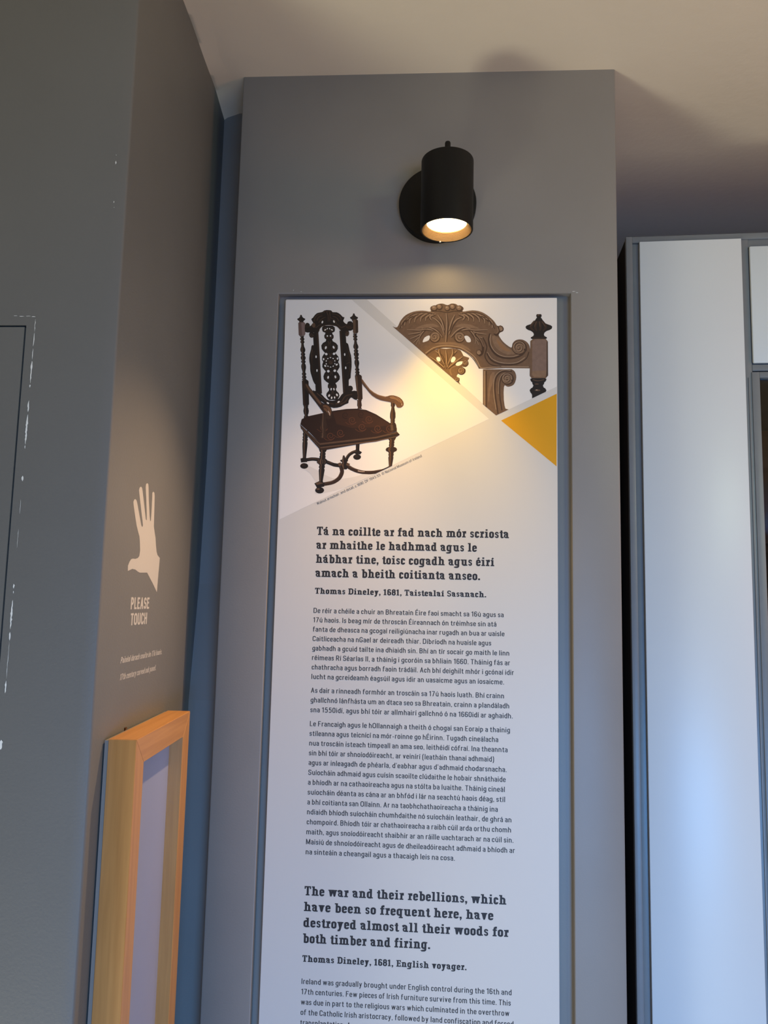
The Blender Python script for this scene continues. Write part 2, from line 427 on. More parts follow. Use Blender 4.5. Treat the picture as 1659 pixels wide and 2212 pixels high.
        W = 50 + e; B(W / 2 - h, 0, W / 2 + h, A); B(0, A - hw, W, A)
        if sl: B(0, A - 30, w * .6, A); B(W - w * .6, A - 30, W, A); B(W / 2 - h - e, 0, W / 2 + h + e, T)
    elif c == 'U': W = 54; S([(h, A), (h, hh), (W - h, hh), (W - h, A)], 22)
    elif c == 'W':
        W = 78; xs = [h, W * .28, W / 2, W * .72, W - h]
        for k in range(4): S([(xs[k], A if k % 2 == 0 else 4), (xs[k + 1], 4 if k % 2 == 0 else A)])
    elif c in '0': W = 48; S([(h, A - hh), (W - h, A - hh), (W - h, hh), (h, hh)], 20, True)
    elif c == '1':
        W = 32 + e; x = W - e - h - 3; B(x - h, 0, x + h, A); S([(x, A - hh), (x - 13, A - 16), (0, A - 20)], 4, ww=hw)
        if sl: B(x - h - e, 0, x + h + e, T)
    elif c == '4': W = 50; B(32 - h, 0, 32 + h, A); S([(32, A - 4), (5, 32)]); B(2, 22, W, 22 + hw)
    elif c == '5': W = 48; B(8, A - hw, W - 4, A); S([(8 + h, A), (h + 3, 50)]); S([(h, 54), (W * .4, 60), (W - h, 60), (W - h, hh), (h, hh), (h, 18)], 18)
    elif c == '6': W = 48; S([(W - h, A - 22), (W - h, A - hh), (h, A - hh), (h, hh), (W - h, hh), (W - h, 58), (h, 58)], 18)
    elif c == '7': W = 46; B(0, A - hw, W, A); S([(W - h, A - hh), (14, 0)])
    elif c == '8': W = 50; S([(h + 2, A - hh), (W - h - 2, A - hh), (W - h - 2, 53), (h + 2, 53)], 16, True); S([(h, 53), (W - h, 53), (W - h, hh), (h, hh)], 17, True)
    elif c == '9': W = 48; S([(h, 22), (h, hh), (W - h, hh), (W - h, A - hh), (h, A - hh), (h, 44), (W - h, 44)], 18)
    elif c == '.': W = w; B(0, 0, w, w * 1.05)
    elif c == ':': W = w; B(0, 0, w, w); B(0, X - w, w, X)
    elif c == ',': W = w; B(0, 0, w, w * 1.05); S([(w * .75, 2), (w * .3, -w * .9)], ww=w * .5)
    elif c == "'": W = w; B(0, A - 24, w * .8, A)
    elif c == '-': W = 30; B(2, 30, 28, 30 + hw)
    elif c == '(': W = 24; S([(W - h, A + 2), (h, 72), (h, 6), (W - h, -24)], 30)
    elif c == ')': W = 24; S([(h, A + 2), (W - h, 72), (W - h, 6), (h, -24)], 30)
    elif c == '©':
        W = 80; S([(h, A - hh), (W - h, A - hh), (W - h, hh), (h, hh)], 40, True, w * .7); S([(54, 64), (50, 72), (28, 72), (28, 28), (50, 28), (54, 36)], 14, ww=w * .7)
    elif c == ' ': W = 29 if sl else 23
    if acute:
        y0 = (A if c.isupper() else X) + 7; xm = W / 2; S([(xm - 5, y0), (xm + 8, y0 + 17)], ww=w * .85)
    rnd = c in 'aceogqdsCGOS069'
    sb = (3.4 if sl else (5.2 if rnd else 7.2)) * (0.72 if w > 17 and not sl else 1)
    if c == ' ': sb = 0
    GC[key] = (Q, W, sb); return GC[key]
def set_line(V, F, text, x0, x1, y, cap, w, slab, place, shear=0.0):
    # lays the line from x0 to x1 on baseline y, capital height cap; place maps (u, v) to a point
    pen = 0.0; items = []
    for i, ch in enumerate(text):
        Q, W, sb = glyph(ch, w, slab)
        if i: pen += sb
        items.append((Q, pen)); pen += W + sb
    total = pen - glyph(text[-1], w, slab)[2]
    k = (x1 - x0) / total; s = cap / 100.0
    for Q, px in items:
        for qi, q in enumerate(Q):
            b0 = len(V)
            for p in q: V.append(place(qi, x0 + (px + p.x) * k + shear * p.y * s, y + p.y * s))
            F.append((b0, b0 + 1, b0 + 2, b0 + 3))

# ---------------------------------------------------------------- text panel in the pillar
PXL, PXR, PZT, PZB = -0.2347, 0.1861, 2.0668, 0.60
PW = PXR - PXL
panel = thing('text_panel', 'tall white printed text panel with an armchair picture, set in the grey pillar', 'panel', (PXL, 0.0, PZT))
box('board', (0, PW, 0.0, 0.009, PZB - PZT, 0), m_board, panel, bevel=0.0006, seg=1)
for bx in (0.06, PW - 0.06):
    for bz in (-0.12, -1.0): box('standoff_block', (bx - .02, bx + .02, 0.0088, 0.0142, bz - .03, bz + .03), m_edge, panel)
U = 1e-4
def flat(name, pts, mat, y=-0.00006, parent=panel):
    n = [int(v) for v in pts.split()]
    return mesh_ob(name, [(n[i] * U, y, n[i + 1] * U) for i in range(0, len(n), 2)], [list(range(len(n) // 2))], mat, parent)
bgl = flat('photo_background', '-6 -15 1036 -10 3181 -1897 27 -3480', m_photo)
bgr = flat('photo_background', '1276 -6 4205 12 4200 -1387 3287 -1846', m_photo)
flat('amber_triangle', '3363 -1920 4199 -1498 4192 -2615', m_yellow)

PAL = dict(W=(0.76, 0.74, 0.71), s=(0.66, 0.635, 0.60), D=(0.014, 0.0095, 0.008), B=(0.036, 0.019, 0.012), M=(0.10, 0.058, 0.036), L=(0.14, 0.068, 0.032), T=(0.25, 0.135, 0.065), H=(0.5, 0.38, 0.30),
           P=(0.12, 0.072, 0.06), Q=(0.20, 0.135, 0.12), E=(0.026, 0.012, 0.008), F=(0.042, 0.018, 0.010), G=(0.085, 0.032, 0.016), K=(0.150, 0.088, 0.052), J=(0.215, 0.132, 0.080), N=(0.36, 0.25, 0.165), I=(0.062, 0.033, 0.019), O=(0.19, 0.125, 0.098))
INK = {k: material('print_ink_' + k.lower(), c, 0.45, 0.35, noise=0.10 if k in 'KJBMO' else 0.0, nscale=160) for k, c in PAL.items()}
def picture(name, data, parent):
    keys = list(PAL); V, F, mi = [], [], []
    for li, s in enumerate(data):
        code = s[0]; prs = [tuple(map(int, t.split(','))) for t in s[1:].split()]
        x, y = prs[0]; pts = [(x, y)]
        for dx, dy in prs[1:]: x += dx; y += dy; pts.append((x, y))
        yy = -0.00012 - li * 0.0000008; b0 = len(V)
        r = delaunay_2d_cdt([Vector((a * U, b * U)) for a, b in pts], [], [list(range(len(pts)))], 1, 1e-7)
        V += [(v.x, yy, v.y) for v in r[0]]
        for f in r[2]: F.append([b0 + i for i in f]); mi.append(keys.index(code))
    return mesh_ob(name, V, F, [INK[k] for k in keys], parent, mi)
ARMCHAIR = '''s348,-2683 13,20 41,13 67,-9 102,-52 129,-74 122,-52 107,-10 102,12 92,17 79,21 70,26 59,16 67,5 57,-3 -2,-18 -344,-169 -72,-31 -128,-42 -119,-32 -97,-21 -66,-12 -44,-2 -25,12 2,30 19,42 5,50 -27,59 -42,66 -43,56 -49,37 -51,25
D1161,-2270 3,-122 -10,-38 73,1 -9,38 3,122
B1175,-2270 1,-122 -5,-38 13,0 2,38 0,123
D1139,-2411 32,31 89,-49 -26,-35 -76,3
D1247,-2504 -6,-19 -16,-16 -24,-8 -27,-1 -24,9 -17,15 -7,19 6,19 16,16 24,8 27,1 24,-9 17,-15
B1195,-2489 -2,-5 -16,-6 -21,2 -7,4 -2,4 2,5 16,6 21,-2 7,-4
D1190,-2392 -51,-9 -41,-17 -38,-26 -17,-16 -16,-20 -24,-43 -9,-22 -7,-22 -8,-51 51,-8 6,47 5,17 16,36 11,18 11,15 12,12 31,21 15,8 15,5 47,10
M1171,-2405 -44,-7 -17,-7 -17,-9 -36,-27 -15,-15 -12,-17 -24,-50 7,-3 24,48 12,17 14,14 17,13 34,21 16,5 43,7
D334,-2100 12,-31 -9,-20 9,-34 -10,-19 9,-20 -9,-20 9,-26 -6,-23 1,-61 11,-169 -14,-23 79,1 -13,23 13,169 2,61 -6,23 9,26 -9,20 10,20 -9,19 9,34 -9,19 12,31
M355,-2100 7,-31 -5,-20 4,-34 -5,-18 5,-20 -5,-20 5,-27 -4,-23 6,-230 -7,-23 14,1 2,23 1,253 -2,26 2,20 -1,72 2,20 -2,31
D316,-2538 45,15 61,-14 -1,-54 -94,-8
D439,-2652 -5,-19 -17,-15 -24,-9 -28,0 -25,8 -18,15 -7,19 6,19 16,16 25,9 28,0 25,-8 18,-15
B384,-2635 -2,-6 -7,-4 -22,-3 -18,7 -2,5 2,5 7,5 10,2 22,-2 8,-4
D410,-2584 38,8 49,6 23,0 50,-5 56,-11 61,-17 138,-51 31,-6 79,-9 4,55 -46,4 -56,9 -49,17 -27,12 -60,20 -95,25 -58,8 -55,1 -28,-2 -66,-13
M435,-2547 74,7 63,-4 70,-13 35,-9 37,-11 100,-36 2,7 -60,23 -77,25 -71,17 -35,6 -32,4 -32,1 -31,-2 -44,-4
B995,-2650 66,-44 31,-17 67,-28 37,-12 40,-9 41,-6 88,-4 43,2 65,8 228,112 -8,16 -56,-29 -37,-17 -37,-13 -37,-10 -81,-12 -81,-4 -41,1 -40,4 -38,5 -34,9 -66,25 -29,14 -50,31 -37,28
M1023,-2625 64,-37 29,-14 31,-12 71,-23 36,-9 37,-5 76,-3 39,1 44,5 121,22 -2,11 -120,-22 -44,-4 -76,-1 -37,3 -36,5 -35,9 -70,23 -30,12 -28,14 -63,37
H1201,-2725 39,-8 30,-3 38,1 0,8 -52,2 -52,13
B680,-2961 114,21 40,12 33,15 28,17 25,19 22,21 19,25 14,27 11,28 6,28 0,30 -18,66 -58,-17 12,-35 5,-37 -4,-17 -8,-20 -10,-20 -13,-18 -16,-16 -20,-16 -48,-25 -35,-11 -110,-21
M705,-2918 90,24 31,12 47,29 36,36 13,23 22,63 -10,3 -12,-37 -10,-24 -12,-21 -16,-17 -19,-16 -21,-15 -24,-13 -29,-11 -89,-23
D970,-2482 -7,-34 -3,-28 -35,-15 10,-15 26,-18 -13,-16 -26,-18 9,-24 20,-26 21,-23 60,1 31,49 4,24 -29,18 -16,15 22,19 8,15 -38,15 -23,61
M975,-2482 -3,-61 -17,-16 6,-15 14,-18 -6,-15 -13,-19 6,-24 24,-48 11,0 -6,22 -9,50 4,34 -9,33 5,16 -3,61
M891,-2608 44,18 24,-36 -44,-28
M1034,-2591 50,-23 -26,-35 -38,19
B1650,-2196 11,-31 15,-23 -7,-23 5,-22 -7,-23 9,-23 -40,-16 -16,-23 6,-26 38,-19 5,-20 -6,-21 8,-20 -7,-23 12,-151 47,23 19,129 -5,23 10,20 -6,21 7,20 40,20 6,26 -14,23 -38,15 10,23 -6,22 7,23 -5,23 16,23 13,31
L1680,-2196 5,-31 8,-22 -4,-23 2,-23 -4,-23 4,-23 -21,-15 -9,-23 3,-26 20,-20 2,-20 -4,-21 5,-20 -4,-22 4,-147 8,4 4,226 -6,20 0,26 3,23 7,15 -1,23 4,69 -3,53
D1661,-2351 -11,-21 -2,-9 11,-35 7,3 -9,24 -1,8 1,7 10,19
D1684,-2352 -4,-20 0,-18 5,-25 7,2 -5,32 5,27
D1711,-2353 3,-20 -1,-40 7,-1 2,34 -3,23 -1,5
D1738,-2354 11,-26 -8,-32 7,-3 5,15 3,20 -5,18 -7,11
D596,-2382 11,-39 15,-19 -10,-22 5,-24 -10,-22 6,-24 -25,-19 -19,-27 5,-26 33,-23 5,-18 -10,-21 12,-22 -10,-23 13,-174 -13,-23 78,1 -11,23 24,175 -9,22 13,22 -8,21 6,18 34,24 7,26 -17,27 -24,18 7,24 -8,22 7,24 -9,22 16,20 13,38
M626,-2382 5,-38 8,-20 -6,-22 3,-24 -6,-21 3,-25 -14,-18 -10,-28 2,-26 17,-22 3,-19 -6,-21 6,-21 -6,-23 4,-175 -7,-23 14,0 3,23 3,175 2,23 -1,21 2,21 -1,19 -5,23 0,25 4,28 5,18 4,92 -3,58
M597,-2548 -13,-23 -2,-10 2,-10 13,-26 8,4 -12,24 -2,8 2,7 12,21
M623,-2549 -4,-23 2,-28 3,-15 9,2 -5,32 4,30
M652,-2551 7,-29 -4,-33 9,-2 4,25 -1,19 -6,22
M680,-2552 9,-13 6,-15 -4,-17 -7,-15 8,-4 11,26 1,10 -2,10 -15,23
D544,-2919 68,34 83,-26 1,-56 -108,-25
M553,-2919 59,25 71,-21 -93,-28
D697,-3023 -7,-22 -18,-18 -28,-10 -31,0 -28,9 -20,17 -7,22 6,21 19,18 27,10 31,1 28,-10 20,-17
M628,-3006 -2,-6 -8,-5 -11,-3 -12,0 -11,3 -7,4 -3,6 2,6 8,5 11,3 12,0 11,-3 7,-4
D234,-255 -5,-29 -14,-19 -24,-13 -5,-13 37,-32 -4,-19 74,0 -8,19 17,19 15,13 -7,13 -26,13 -18,19 -10,28
B240,-256 -2,-28 -7,-19 -12,-13 -2,-13 21,-32 -2,-19 14,0 -1,19 -9,32 0,13 4,13 1,19 -2,28
P206,-386 18,16 72,-1 19,-20 9,-175 -17,-27 -70,-4 -18,20
Q253,-386 37,9 19,-19 9,-169 -15,-19 -28,-3
D240,-597 15,-24 -14,-25 18,-24 -11,-25 18,-24 -2,-49 -7,-24 -4,-25 5,-24 17,-25 -13,-24 14,-24 -13,-25 5,-24 15,-25 -11,-24 18,-24 -11,-25 -1,-24 3,-24 16,-49 5,-24 -13,-24 17,-24 -13,-25 14,-24 -13,-24 80,0 -18,24 11,25 -18,24 14,24 -18,24 1,24 8,49 -2,24 -5,25 -14,24 13,24 -14,25 10,24 1,24 -17,25 10,24 -17,24 13,25 1,24 -8,25 -12,24 -10,49 14,24 -15,25 13,24 -17,25 10,25
M256,-597 9,-24 -6,-25 10,-24 -5,-25 11,-24 1,-49 -5,-49 4,-24 10,-25 -6,-24 9,-24 -6,-25 4,-24 8,-25 -4,-24 10,-24 -5,-25 1,-24 2,-24 11,-49 3,-24 -6,-24 10,-24 -6,-25 9,-24 -6,-24 14,0 1,24 -4,24 0,25 -5,24 1,24 -11,97 -1,49 -5,24 0,24 -7,49 1,25 -4,24 0,24 -7,49 -3,73 -6,49 0,25 -5,24 1,25 -5,24
D1064,-233 -5,-28 -14,-19 -24,-13 -5,-13 37,-32 -5,-19 74,0 -8,19 17,19 15,13 -8,13 -25,13 -18,19 -10,28
B1069,-233 -2,-28 -6,-19 -12,-13 -2,-13 20,-32 -1,-19 13,0 -1,19 -8,32 4,45 -1,28
M1061,-344 18,14 50,0 16,-19 8,-185 -18,-21 -49,-3 -16,19
B1105,-336 22,0 14,-16 8,-181 -17,-16 -18,0
D1069,-558 14,-23 -13,-23 17,-23 -10,-23 17,-23 -2,-46 -7,-23 -4,-23 5,-23 17,-23 -13,-23 14,-23 -13,-23 5,-23 14,-23 -10,-23 17,-23 -10,-23 -1,-23 2,-23 16,-45 5,-23 -13,-23 17,-23 -13,-22 14,-23 -13,-23 79,0 -17,23 10,23 -17,23 13,22 -17,23 1,23 8,46 -2,23 -5,22 -14,23 14,23 -15,23 11,23 1,23 -18,23 11,23 -18,23 14,23 1,23 -8,23 -12,23 -10,46 14,23 -15,23 14,23 -18,23 11,23
M1085,-558 8,-23 -6,-23 10,-23 -4,-23 10,-23 1,-46 -4,-46 3,-23 10,-23 -6,-23 9,-23 -6,-23 3,-23 9,-23 -5,-23 10,-23 -4,-23 2,-45 11,-46 3,-23 -6,-23 10,-23 -6,-22 9,-23 -6,-23 14,0 0,23 -4,23 1,22 -5,23 1,23 -2,23 -8,68 -2,46 -4,23 0,23 -7,46 1,23 -4,23 0,23 -7,46 -4,92 -5,23 0,23 -4,23 0,23 -4,23
B296,-1316 23,16 61,0 21,-23 20,-366 -21,-22 -58,-1 -16,16
D339,-1309 41,3 16,-22 19,-358 -18,-16 -37,0
B1118,-1231 23,13 68,0 18,-22 21,-354 -18,-22 -45,0 -16,18
M1124,-1237 24,9 12,-37 21,-327 -12,0
D330,-1709 13,-20 -8,-62 8,-39 15,-31 -11,-23 -1,-31 79,1 -5,31 -13,23 10,31 4,39 -9,38 -8,24 11,20
M350,-1709 8,-20 -3,-62 6,-39 8,-30 -5,-24 1,-31 14,0 -2,31 1,24 -8,69 -1,62 -4,21
B1157,-1615 11,-20 -2,-65 14,-31 -10,-23 73,0 -14,23 10,31 -11,65 8,20
M1176,-1615 6,-20 1,-65 9,-31 -5,-23 13,0 1,23 -5,31 -3,65 -3,20
D444,-546 85,10 88,-981 -98,-4
B503,-546 22,0 86,-963 -18,0
D459,-749 -12,7 -11,-4 -8,-10 -3,-15 -3,-41 -19,-79 -3,-31 -2,-32 1,-31 4,-27 12,-52 3,-62 4,-32 7,-32 40,-122 23,-44 13,-15 9,19 2,76 -2,110 -3,102 -9,159 -8,62 -10,44 -13,31
D447,-536 -12,8 -16,2 -14,-4 -10,-8 -8,-14 -4,-14 1,-17 13,-31 10,-7 13,-4 22,2 8,6 6,11 0,22 -2,27
M450,-576 -9,-19 -10,-5 -17,3 -8,10 -1,12 4,7 8,4 8,-2 5,-5 0,-7 -3,-3 -3,0 1,-5 7,3 3,5 0,7 -3,7 -13,6 -9,-2 -8,-7 -4,-14 3,-12 13,-12 14,-3 9,2 8,5 7,9 5,13
D522,-1510 -13,20 -18,19 -13,8 -6,-11 0,-23 4,-21 14,-20 20,-19 14,-7 5,11 -1,22
D857,-511 96,7 86,-1003 -95,-8
B863,-514 22,0 86,-993 -21,-1
D956,-735 9,31 15,-3 19,-16 10,-33 20,-86 21,-63 8,-50 5,-63 1,-75 -3,-39 -6,-71 0,-46 -2,-17 -8,-11 -10,-7 -8,-13 -1,-25 2,-30 -2,-23 -9,-20 -13,-12 -12,24 -9,82 -22,358 -5,121
B953,-511 12,7 19,-3 15,-7 8,-11 4,-15 1,-15 -2,-15 -7,-16 -8,-10 -11,-5 -13,0 -10,8 -7,25 -3,33
M947,-558 10,-18 8,-6 10,-3 9,0 9,3 9,9 4,12 -1,8 -5,10 -11,7 -12,-1 -6,-5 -3,-7 0,-5 3,-6 9,-3 0,4 -6,3 0,9 7,5 7,0 6,-3 3,-5 2,-14 -10,-12 -13,-2 -14,7 -8,16
D1026,-1398 13,9 18,0 15,-4 11,-10 8,-15 3,-16 -2,-15 -8,-17 -10,-11 -14,-8 -16,-2 -12,6 -7,24 -2,34
B1029,-1440 8,-16 16,-8 9,0 11,5 8,13 1,7 -5,13 -5,4 -9,3 -10,-3 -4,-3 -2,-5 0,-8 2,-4 9,-3 0,4 -6,4 0,5 7,7 4,0 6,-2 6,-10 0,-8 -9,-10 -6,-2 -12,2 -6,4 -6,14
B432,-795 -12,-82 -2,-29 1,-26 8,-49 6,-21 8,-20 10,-18 16,-25 4,2 -15,26 -17,37 -9,44 -3,24 2,54 14,81
B468,-842 -24,-92 -5,-35 -2,-32 2,-33 8,-62 8,-31 31,-79 4,2 -29,78 -8,31 -7,62 1,63 6,34 25,91
B425,-1065 24,-110 35,-94 5,2 -25,67 -14,56 -14,81
B971,-782 30,-54 9,-23 15,-55 6,-54 -2,-23 -18,-55 5,-1 19,55 3,24 -6,56 -13,55 -10,25 -29,55
B992,-907 33,-103 7,-37 3,-33 -2,-64 -4,-27 -6,-24 -24,-54 4,-2 26,53 7,25 7,60 0,33 -2,34 -19,79 -19,63
B969,-1004 16,10 11,5 8,1 7,-3 23,-23 3,4 -22,24 -10,6 -12,-1 -29,-14
M444,-819 -10,-51 -2,-21 1,-21 8,-58 3,1 -8,78 14,71
M1008,-843 29,-94 3,1 -26,95
M985,-1049 17,16 20,12 8,-1 19,-16 2,2 -11,12 -9,6 -9,2 -23,-13 -18,-15
M1035,-1094 8,-78 3,0 -5,79
W516,-930 -2,-13 -5,-8 -7,0 -5,8 -3,13 2,13 5,8 6,0 6,-8
W537,-1150 -2,-13 -5,-8 -7,0 -5,8 -3,13 2,13 5,8 6,0 6,-8
W962,-893 -2,-13 -5,-8 -7,0 -5,8 -3,13 2,13 5,8 7,0 5,-8
W983,-1106 -2,-13 -5,-8 -6,0 -6,8 -2,13 1,13 6,8 6,0 6,-8
D611,-431 -27,-24 0,-40 13,-32 42,-19 -4,-20 -14,-24 7,-40 27,-23 -6,-29 -44,-27 -24,-39 8,-56 29,-39 24,-24 -17,-23 -23,-40 -5,-47 22,-36 -12,-35 1,-47 29,-39 27,-31 -21,-32 -14,-47 10,-47 37,-36 40,-26 -13,-26 0,-36 22,-31 -7,-27 -30,-36 -6,-39 22,-39 28,-31 122,1 21,31 15,39 -13,39 -37,36 -11,26 15,31 -6,36 -18,27 34,26 30,36 2,47 -23,47 -27,31 21,32 21,39 -7,47 -19,34 15,37 -13,47 -52,63 19,23 21,40 -2,55 -32,39 -48,27 -12,29 22,24 0,39 -18,24 -8,20 38,20 6,31 -6,40 -32,24
B607,-497 10,-21 11,-7 11,-3 16,3 8,6 6,8 2,10 -1,9 -7,12 -6,5 -8,2 -11,-2 -9,-9 -1,-9 7,-11 8,-1 4,2 -2,4 -5,-1 -5,4 0,9 6,6 10,0 9,-7 2,-15 -3,-7 -8,-6 -12,-2 -14,7 -8,18
M642,-459 -12,-4 -10,-9 -3,-10 0,-9 3,-10 6,-7 11,-6 15,1 7,4 -1,3 -10,-5 -7,0 -10,4 -6,6 -3,7 -1,11 3,8 8,8 11,3
B756,-493 -7,-18 -14,-7 -11,2 -9,6 -4,10 2,12 8,7 10,0 7,-8 -1,-8 -4,-3 -5,1 -2,-4 10,-2 6,5 3,7 -2,9 -4,5 -9,5 -7,1 -8,-2 -11,-12 -2,-14 3,-10 6,-8 9,-6 11,-3 11,1 15,9 4,6 5,15
M729,-464 9,-2 9,-7 5,-13 -1,-9 -3,-7 -13,-9 -8,0 -12,6 -1,-3 10,-6 12,0 13,7 5,8 2,13 -4,13 -13,11 -9,3
B638,-611 8,-16 17,-8 8,1 11,6 6,14 -2,11 -4,6 -11,6 -11,-3 -7,-11 4,-11 3,-2 9,0 -1,5 -4,-1 -3,2 -2,5 1,4 5,4 7,0 6,-6 1,-10 -4,-6 -6,-3 -5,-1 -10,5 -6,13
M665,-581 -11,-4 -5,-6 -2,-4 0,-12 2,-5 11,-9 13,0 5,3 -2,3 -6,-3 -7,0 -7,4 -5,8 0,9 2,4 5,5 8,2
B746,-607 -5,-13 -11,-5 -10,4 -4,6 0,9 6,7 7,0 6,-7 -1,-6 -4,-2 -3,1 -2,-4 4,-2 6,1 6,8 0,5 -7,11 -8,3 -9,-2 -9,-10 -1,-11 2,-7 5,-7 11,-6 13,0 11,7 7,16
M728,-586 8,-2 6,-7 2,-6 -1,-8 -6,-7 -5,-2 -7,0 -7,4 -1,-3 9,-5 9,1 6,3 6,10 0,12 -4,7 -5,5 -8,3
B610,-782 14,-27 13,-9 14,-4 20,4 14,13 5,11 1,12 -3,11 -7,9 -13,8 -13,0 -8,-4 -7,-9 -1,-11 6,-10 5,-3 7,0 4,3 -3,4 -3,-2 -5,1 -5,8 1,5 3,6 5,4 13,0 6,-3 7,-9 2,-17 -4,-9 -7,-7 -9,-4 -11,-1 -20,10 -11,24
M655,-736 -20,-7 -8,-10 -5,-16 3,-17 10,-13 10,-6 8,-2 15,2 10,5 -2,3 -16,-7 -10,1 -13,7 -7,9 -4,14 3,14 6,10 10,6 11,3
B807,-778 -7,-19 -7,-8 -16,-6 -15,2 -8,6 -6,8 -3,8 0,9 8,13 10,4 9,-1 9,-10 0,-7 -3,-5 -4,-2 -5,2 -3,-4 11,-3 9,7 0,17 -8,9 -7,4 -9,1 -14,-5 -7,-8 -5,-16 2,-12 5,-11 10,-9 12,-6 21,0 13,6 6,5 4,7 8,20
M770,-740 15,-5 10,-11 5,-14 -2,-15 -8,-12 -9,-5 -11,-2 -6,1 -13,7 -2,-3 17,-8 16,2 13,8 8,14 1,13 -3,12 -7,11 -11,8 -12,3
B628,-971 14,-27 13,-9 14,-4 20,4 14,13 5,11 1,12 -3,11 -3,5 -12,10 -9,2 -13,-2 -9,-8 -3,-14 4,-8 7,-5 7,0 4,3 -3,4 -6,-2 -4,3 -3,6 2,7 2,4 5,3 6,2 7,-1 6,-3 7,-9 2,-17 -4,-9 -7,-7 -9,-4 -11,-1 -20,10 -11,24
M673,-925 -16,-5 -12,-12 -4,-12 2,-21 10,-13 10,-6 8,-2 15,2 10,5 -2,3 -12,-6 -11,-1 -16,8 -8,12 -2,7 2,18 9,12 18,6
B825,-967 -7,-19 -7,-8 -16,-6 -15,2 -12,9 -5,13 1,13 7,9 9,4 10,-1 8,-8 1,-5 0,-4 -4,-6 -5,-1 -3,2 -3,-4 11,-3 7,5 3,5 0,10 -3,7 -6,6 -8,4 -13,0 -5,-2 -11,-10 -4,-10 -1,-12 7,-17 9,-9 13,-6 20,0 14,6 6,5 4,7 8,20
M788,-929 15,-5 10,-11 5,-15 -2,-14 -11,-14 -10,-4 -14,0 -12,7 -2,-3 13,-7 12,-1 15,5 6,5 6,10 3,17 -5,16 -12,12 -16,6
B639,-1089 14,-27 6,-5 21,-7 14,1 12,6 8,9 5,11 1,12 -3,11 -7,9 -12,8 -14,0 -13,-10 -3,-10 3,-10 8,-7 7,0 4,3 -2,4 -4,-2 -5,1 -4,6 0,7 8,9 6,2 7,-1 12,-9 3,-7 0,-13 -4,-9 -11,-9 -15,-2 -11,3 -9,6 -4,5 -8,19
M684,-1043 -16,-5 -9,-9 -7,-15 1,-17 11,-17 14,-7 12,-1 8,2 9,6 -2,2 -12,-6 -14,0 -10,5 -11,14 -2,18 4,11 14,12 11,2
B836,-1084 -10,-24 -4,-4 -11,-5 -10,-1 -15,5 -9,11 -3,8 1,13 10,11 13,2 11,-9 1,-9 -3,-5 -5,-2 -4,3 -3,-4 7,-4 9,3 5,8 -1,13 -8,9 -12,5 -9,-1 -9,-4 -7,-8 -4,-10 -1,-6 4,-17 3,-6 15,-12 14,-4 7,0 13,4 13,9 12,27
M799,-1047 18,-7 9,-12 3,-11 -2,-15 -6,-9 -15,-9 -14,1 -12,6 -2,-2 14,-8 11,-1 8,2 7,3 6,6 8,14 1,12 -3,12 -5,8 -13,11 -12,3
B659,-1261 8,-20 5,-6 13,-9 13,-3 20,3 10,8 7,10 2,11 -1,12 -8,13 -8,6 -5,2 -13,0 -7,-4 -7,-9 -1,-10 2,-6 6,-6 9,-1 4,2 -2,5 -7,-2 -4,3 -2,6 2,8 7,6 8,1 7,-2 8,-8 3,-6 1,-9 -2,-8 -9,-11 -9,-4 -10,-1 -15,6 -8,8 -7,19
M702,-1217 -15,-5 -9,-8 -7,-15 1,-16 8,-14 6,-5 14,-5 15,2 9,5 -1,3 -15,-7 -7,0 -16,7 -8,12 -2,17 4,10 10,11 14,4
B849,-1257 -7,-18 -6,-8 -15,-6 -10,1 -13,6 -6,8 -3,8 3,16 8,7 6,2 12,-2 6,-8 0,-7 -3,-5 -3,-2 -6,2 -2,-4 8,-3 9,5 3,5 -1,14 -11,11 -8,2 -9,-1 -8,-4 -10,-12 -2,-17 3,-11 8,-10 10,-7 13,-4 13,1 19,11 5,7 7,20
M813,-1221 15,-5 10,-10 4,-10 0,-11 -3,-10 -9,-10 -10,-4 -13,0 -12,7 -1,-3 12,-7 12,-1 17,7 9,13 2,20 -7,15 -6,6 -12,6 -6,2
B718,-1417 5,-11 6,-7 12,-4 8,0 4,2 9,7 3,7 0,10 -5,9 -11,6 -11,-3 -6,-10 0,-5 5,-7 5,-2 5,1 -1,5 -5,0 -3,7 4,5 8,1 4,-3 3,-10 -4,-7 -6,-3 -7,0 -7,4 -5,12
M743,-1389 -6,-1 -6,-4 -5,-10 0,-7 5,-10 7,-5 13,0 5,3 -2,3 -5,-3 -8,0 -6,3 -4,6 0,12 6,7 7,2
B819,-1413 -4,-12 -7,-4 -7,0 -6,3 -4,6 0,8 6,6 9,-1 3,-5 -1,-5 -2,-2 -5,0 -1,-4 5,-2 6,2 4,7 -1,10 -11,8 -11,-2 -7,-6 -3,-14 7,-13 7,-4 12,-2 7,2 8,6 6,14
M802,-1393 8,-2 5,-5 2,-5 -1,-9 -7,-8 -10,-1 -5,3 -2,-2 4,-3 9,-2 8,3 6,6 2,13 -4,9 -5,5 -9,3
B707,-1550 11,-20 10,-7 11,-3 11,1 9,4 7,8 5,13 -1,10 -4,8 -9,8 -8,2 -10,-2 -6,-4 -4,-8 0,-9 4,-6 11,-3 3,2 -2,5 -3,-2 -4,1 -3,5 0,5 3,5 6,3 7,0 10,-9 0,-16 -7,-8 -7,-3 -11,0 -11,7 -8,17
M742,-1513 -9,-2 -10,-8 -5,-9 0,-16 9,-13 14,-6 14,3 4,3 -1,3 -9,-5 -11,0 -9,5 -7,11 -1,9 2,8 7,8 13,5
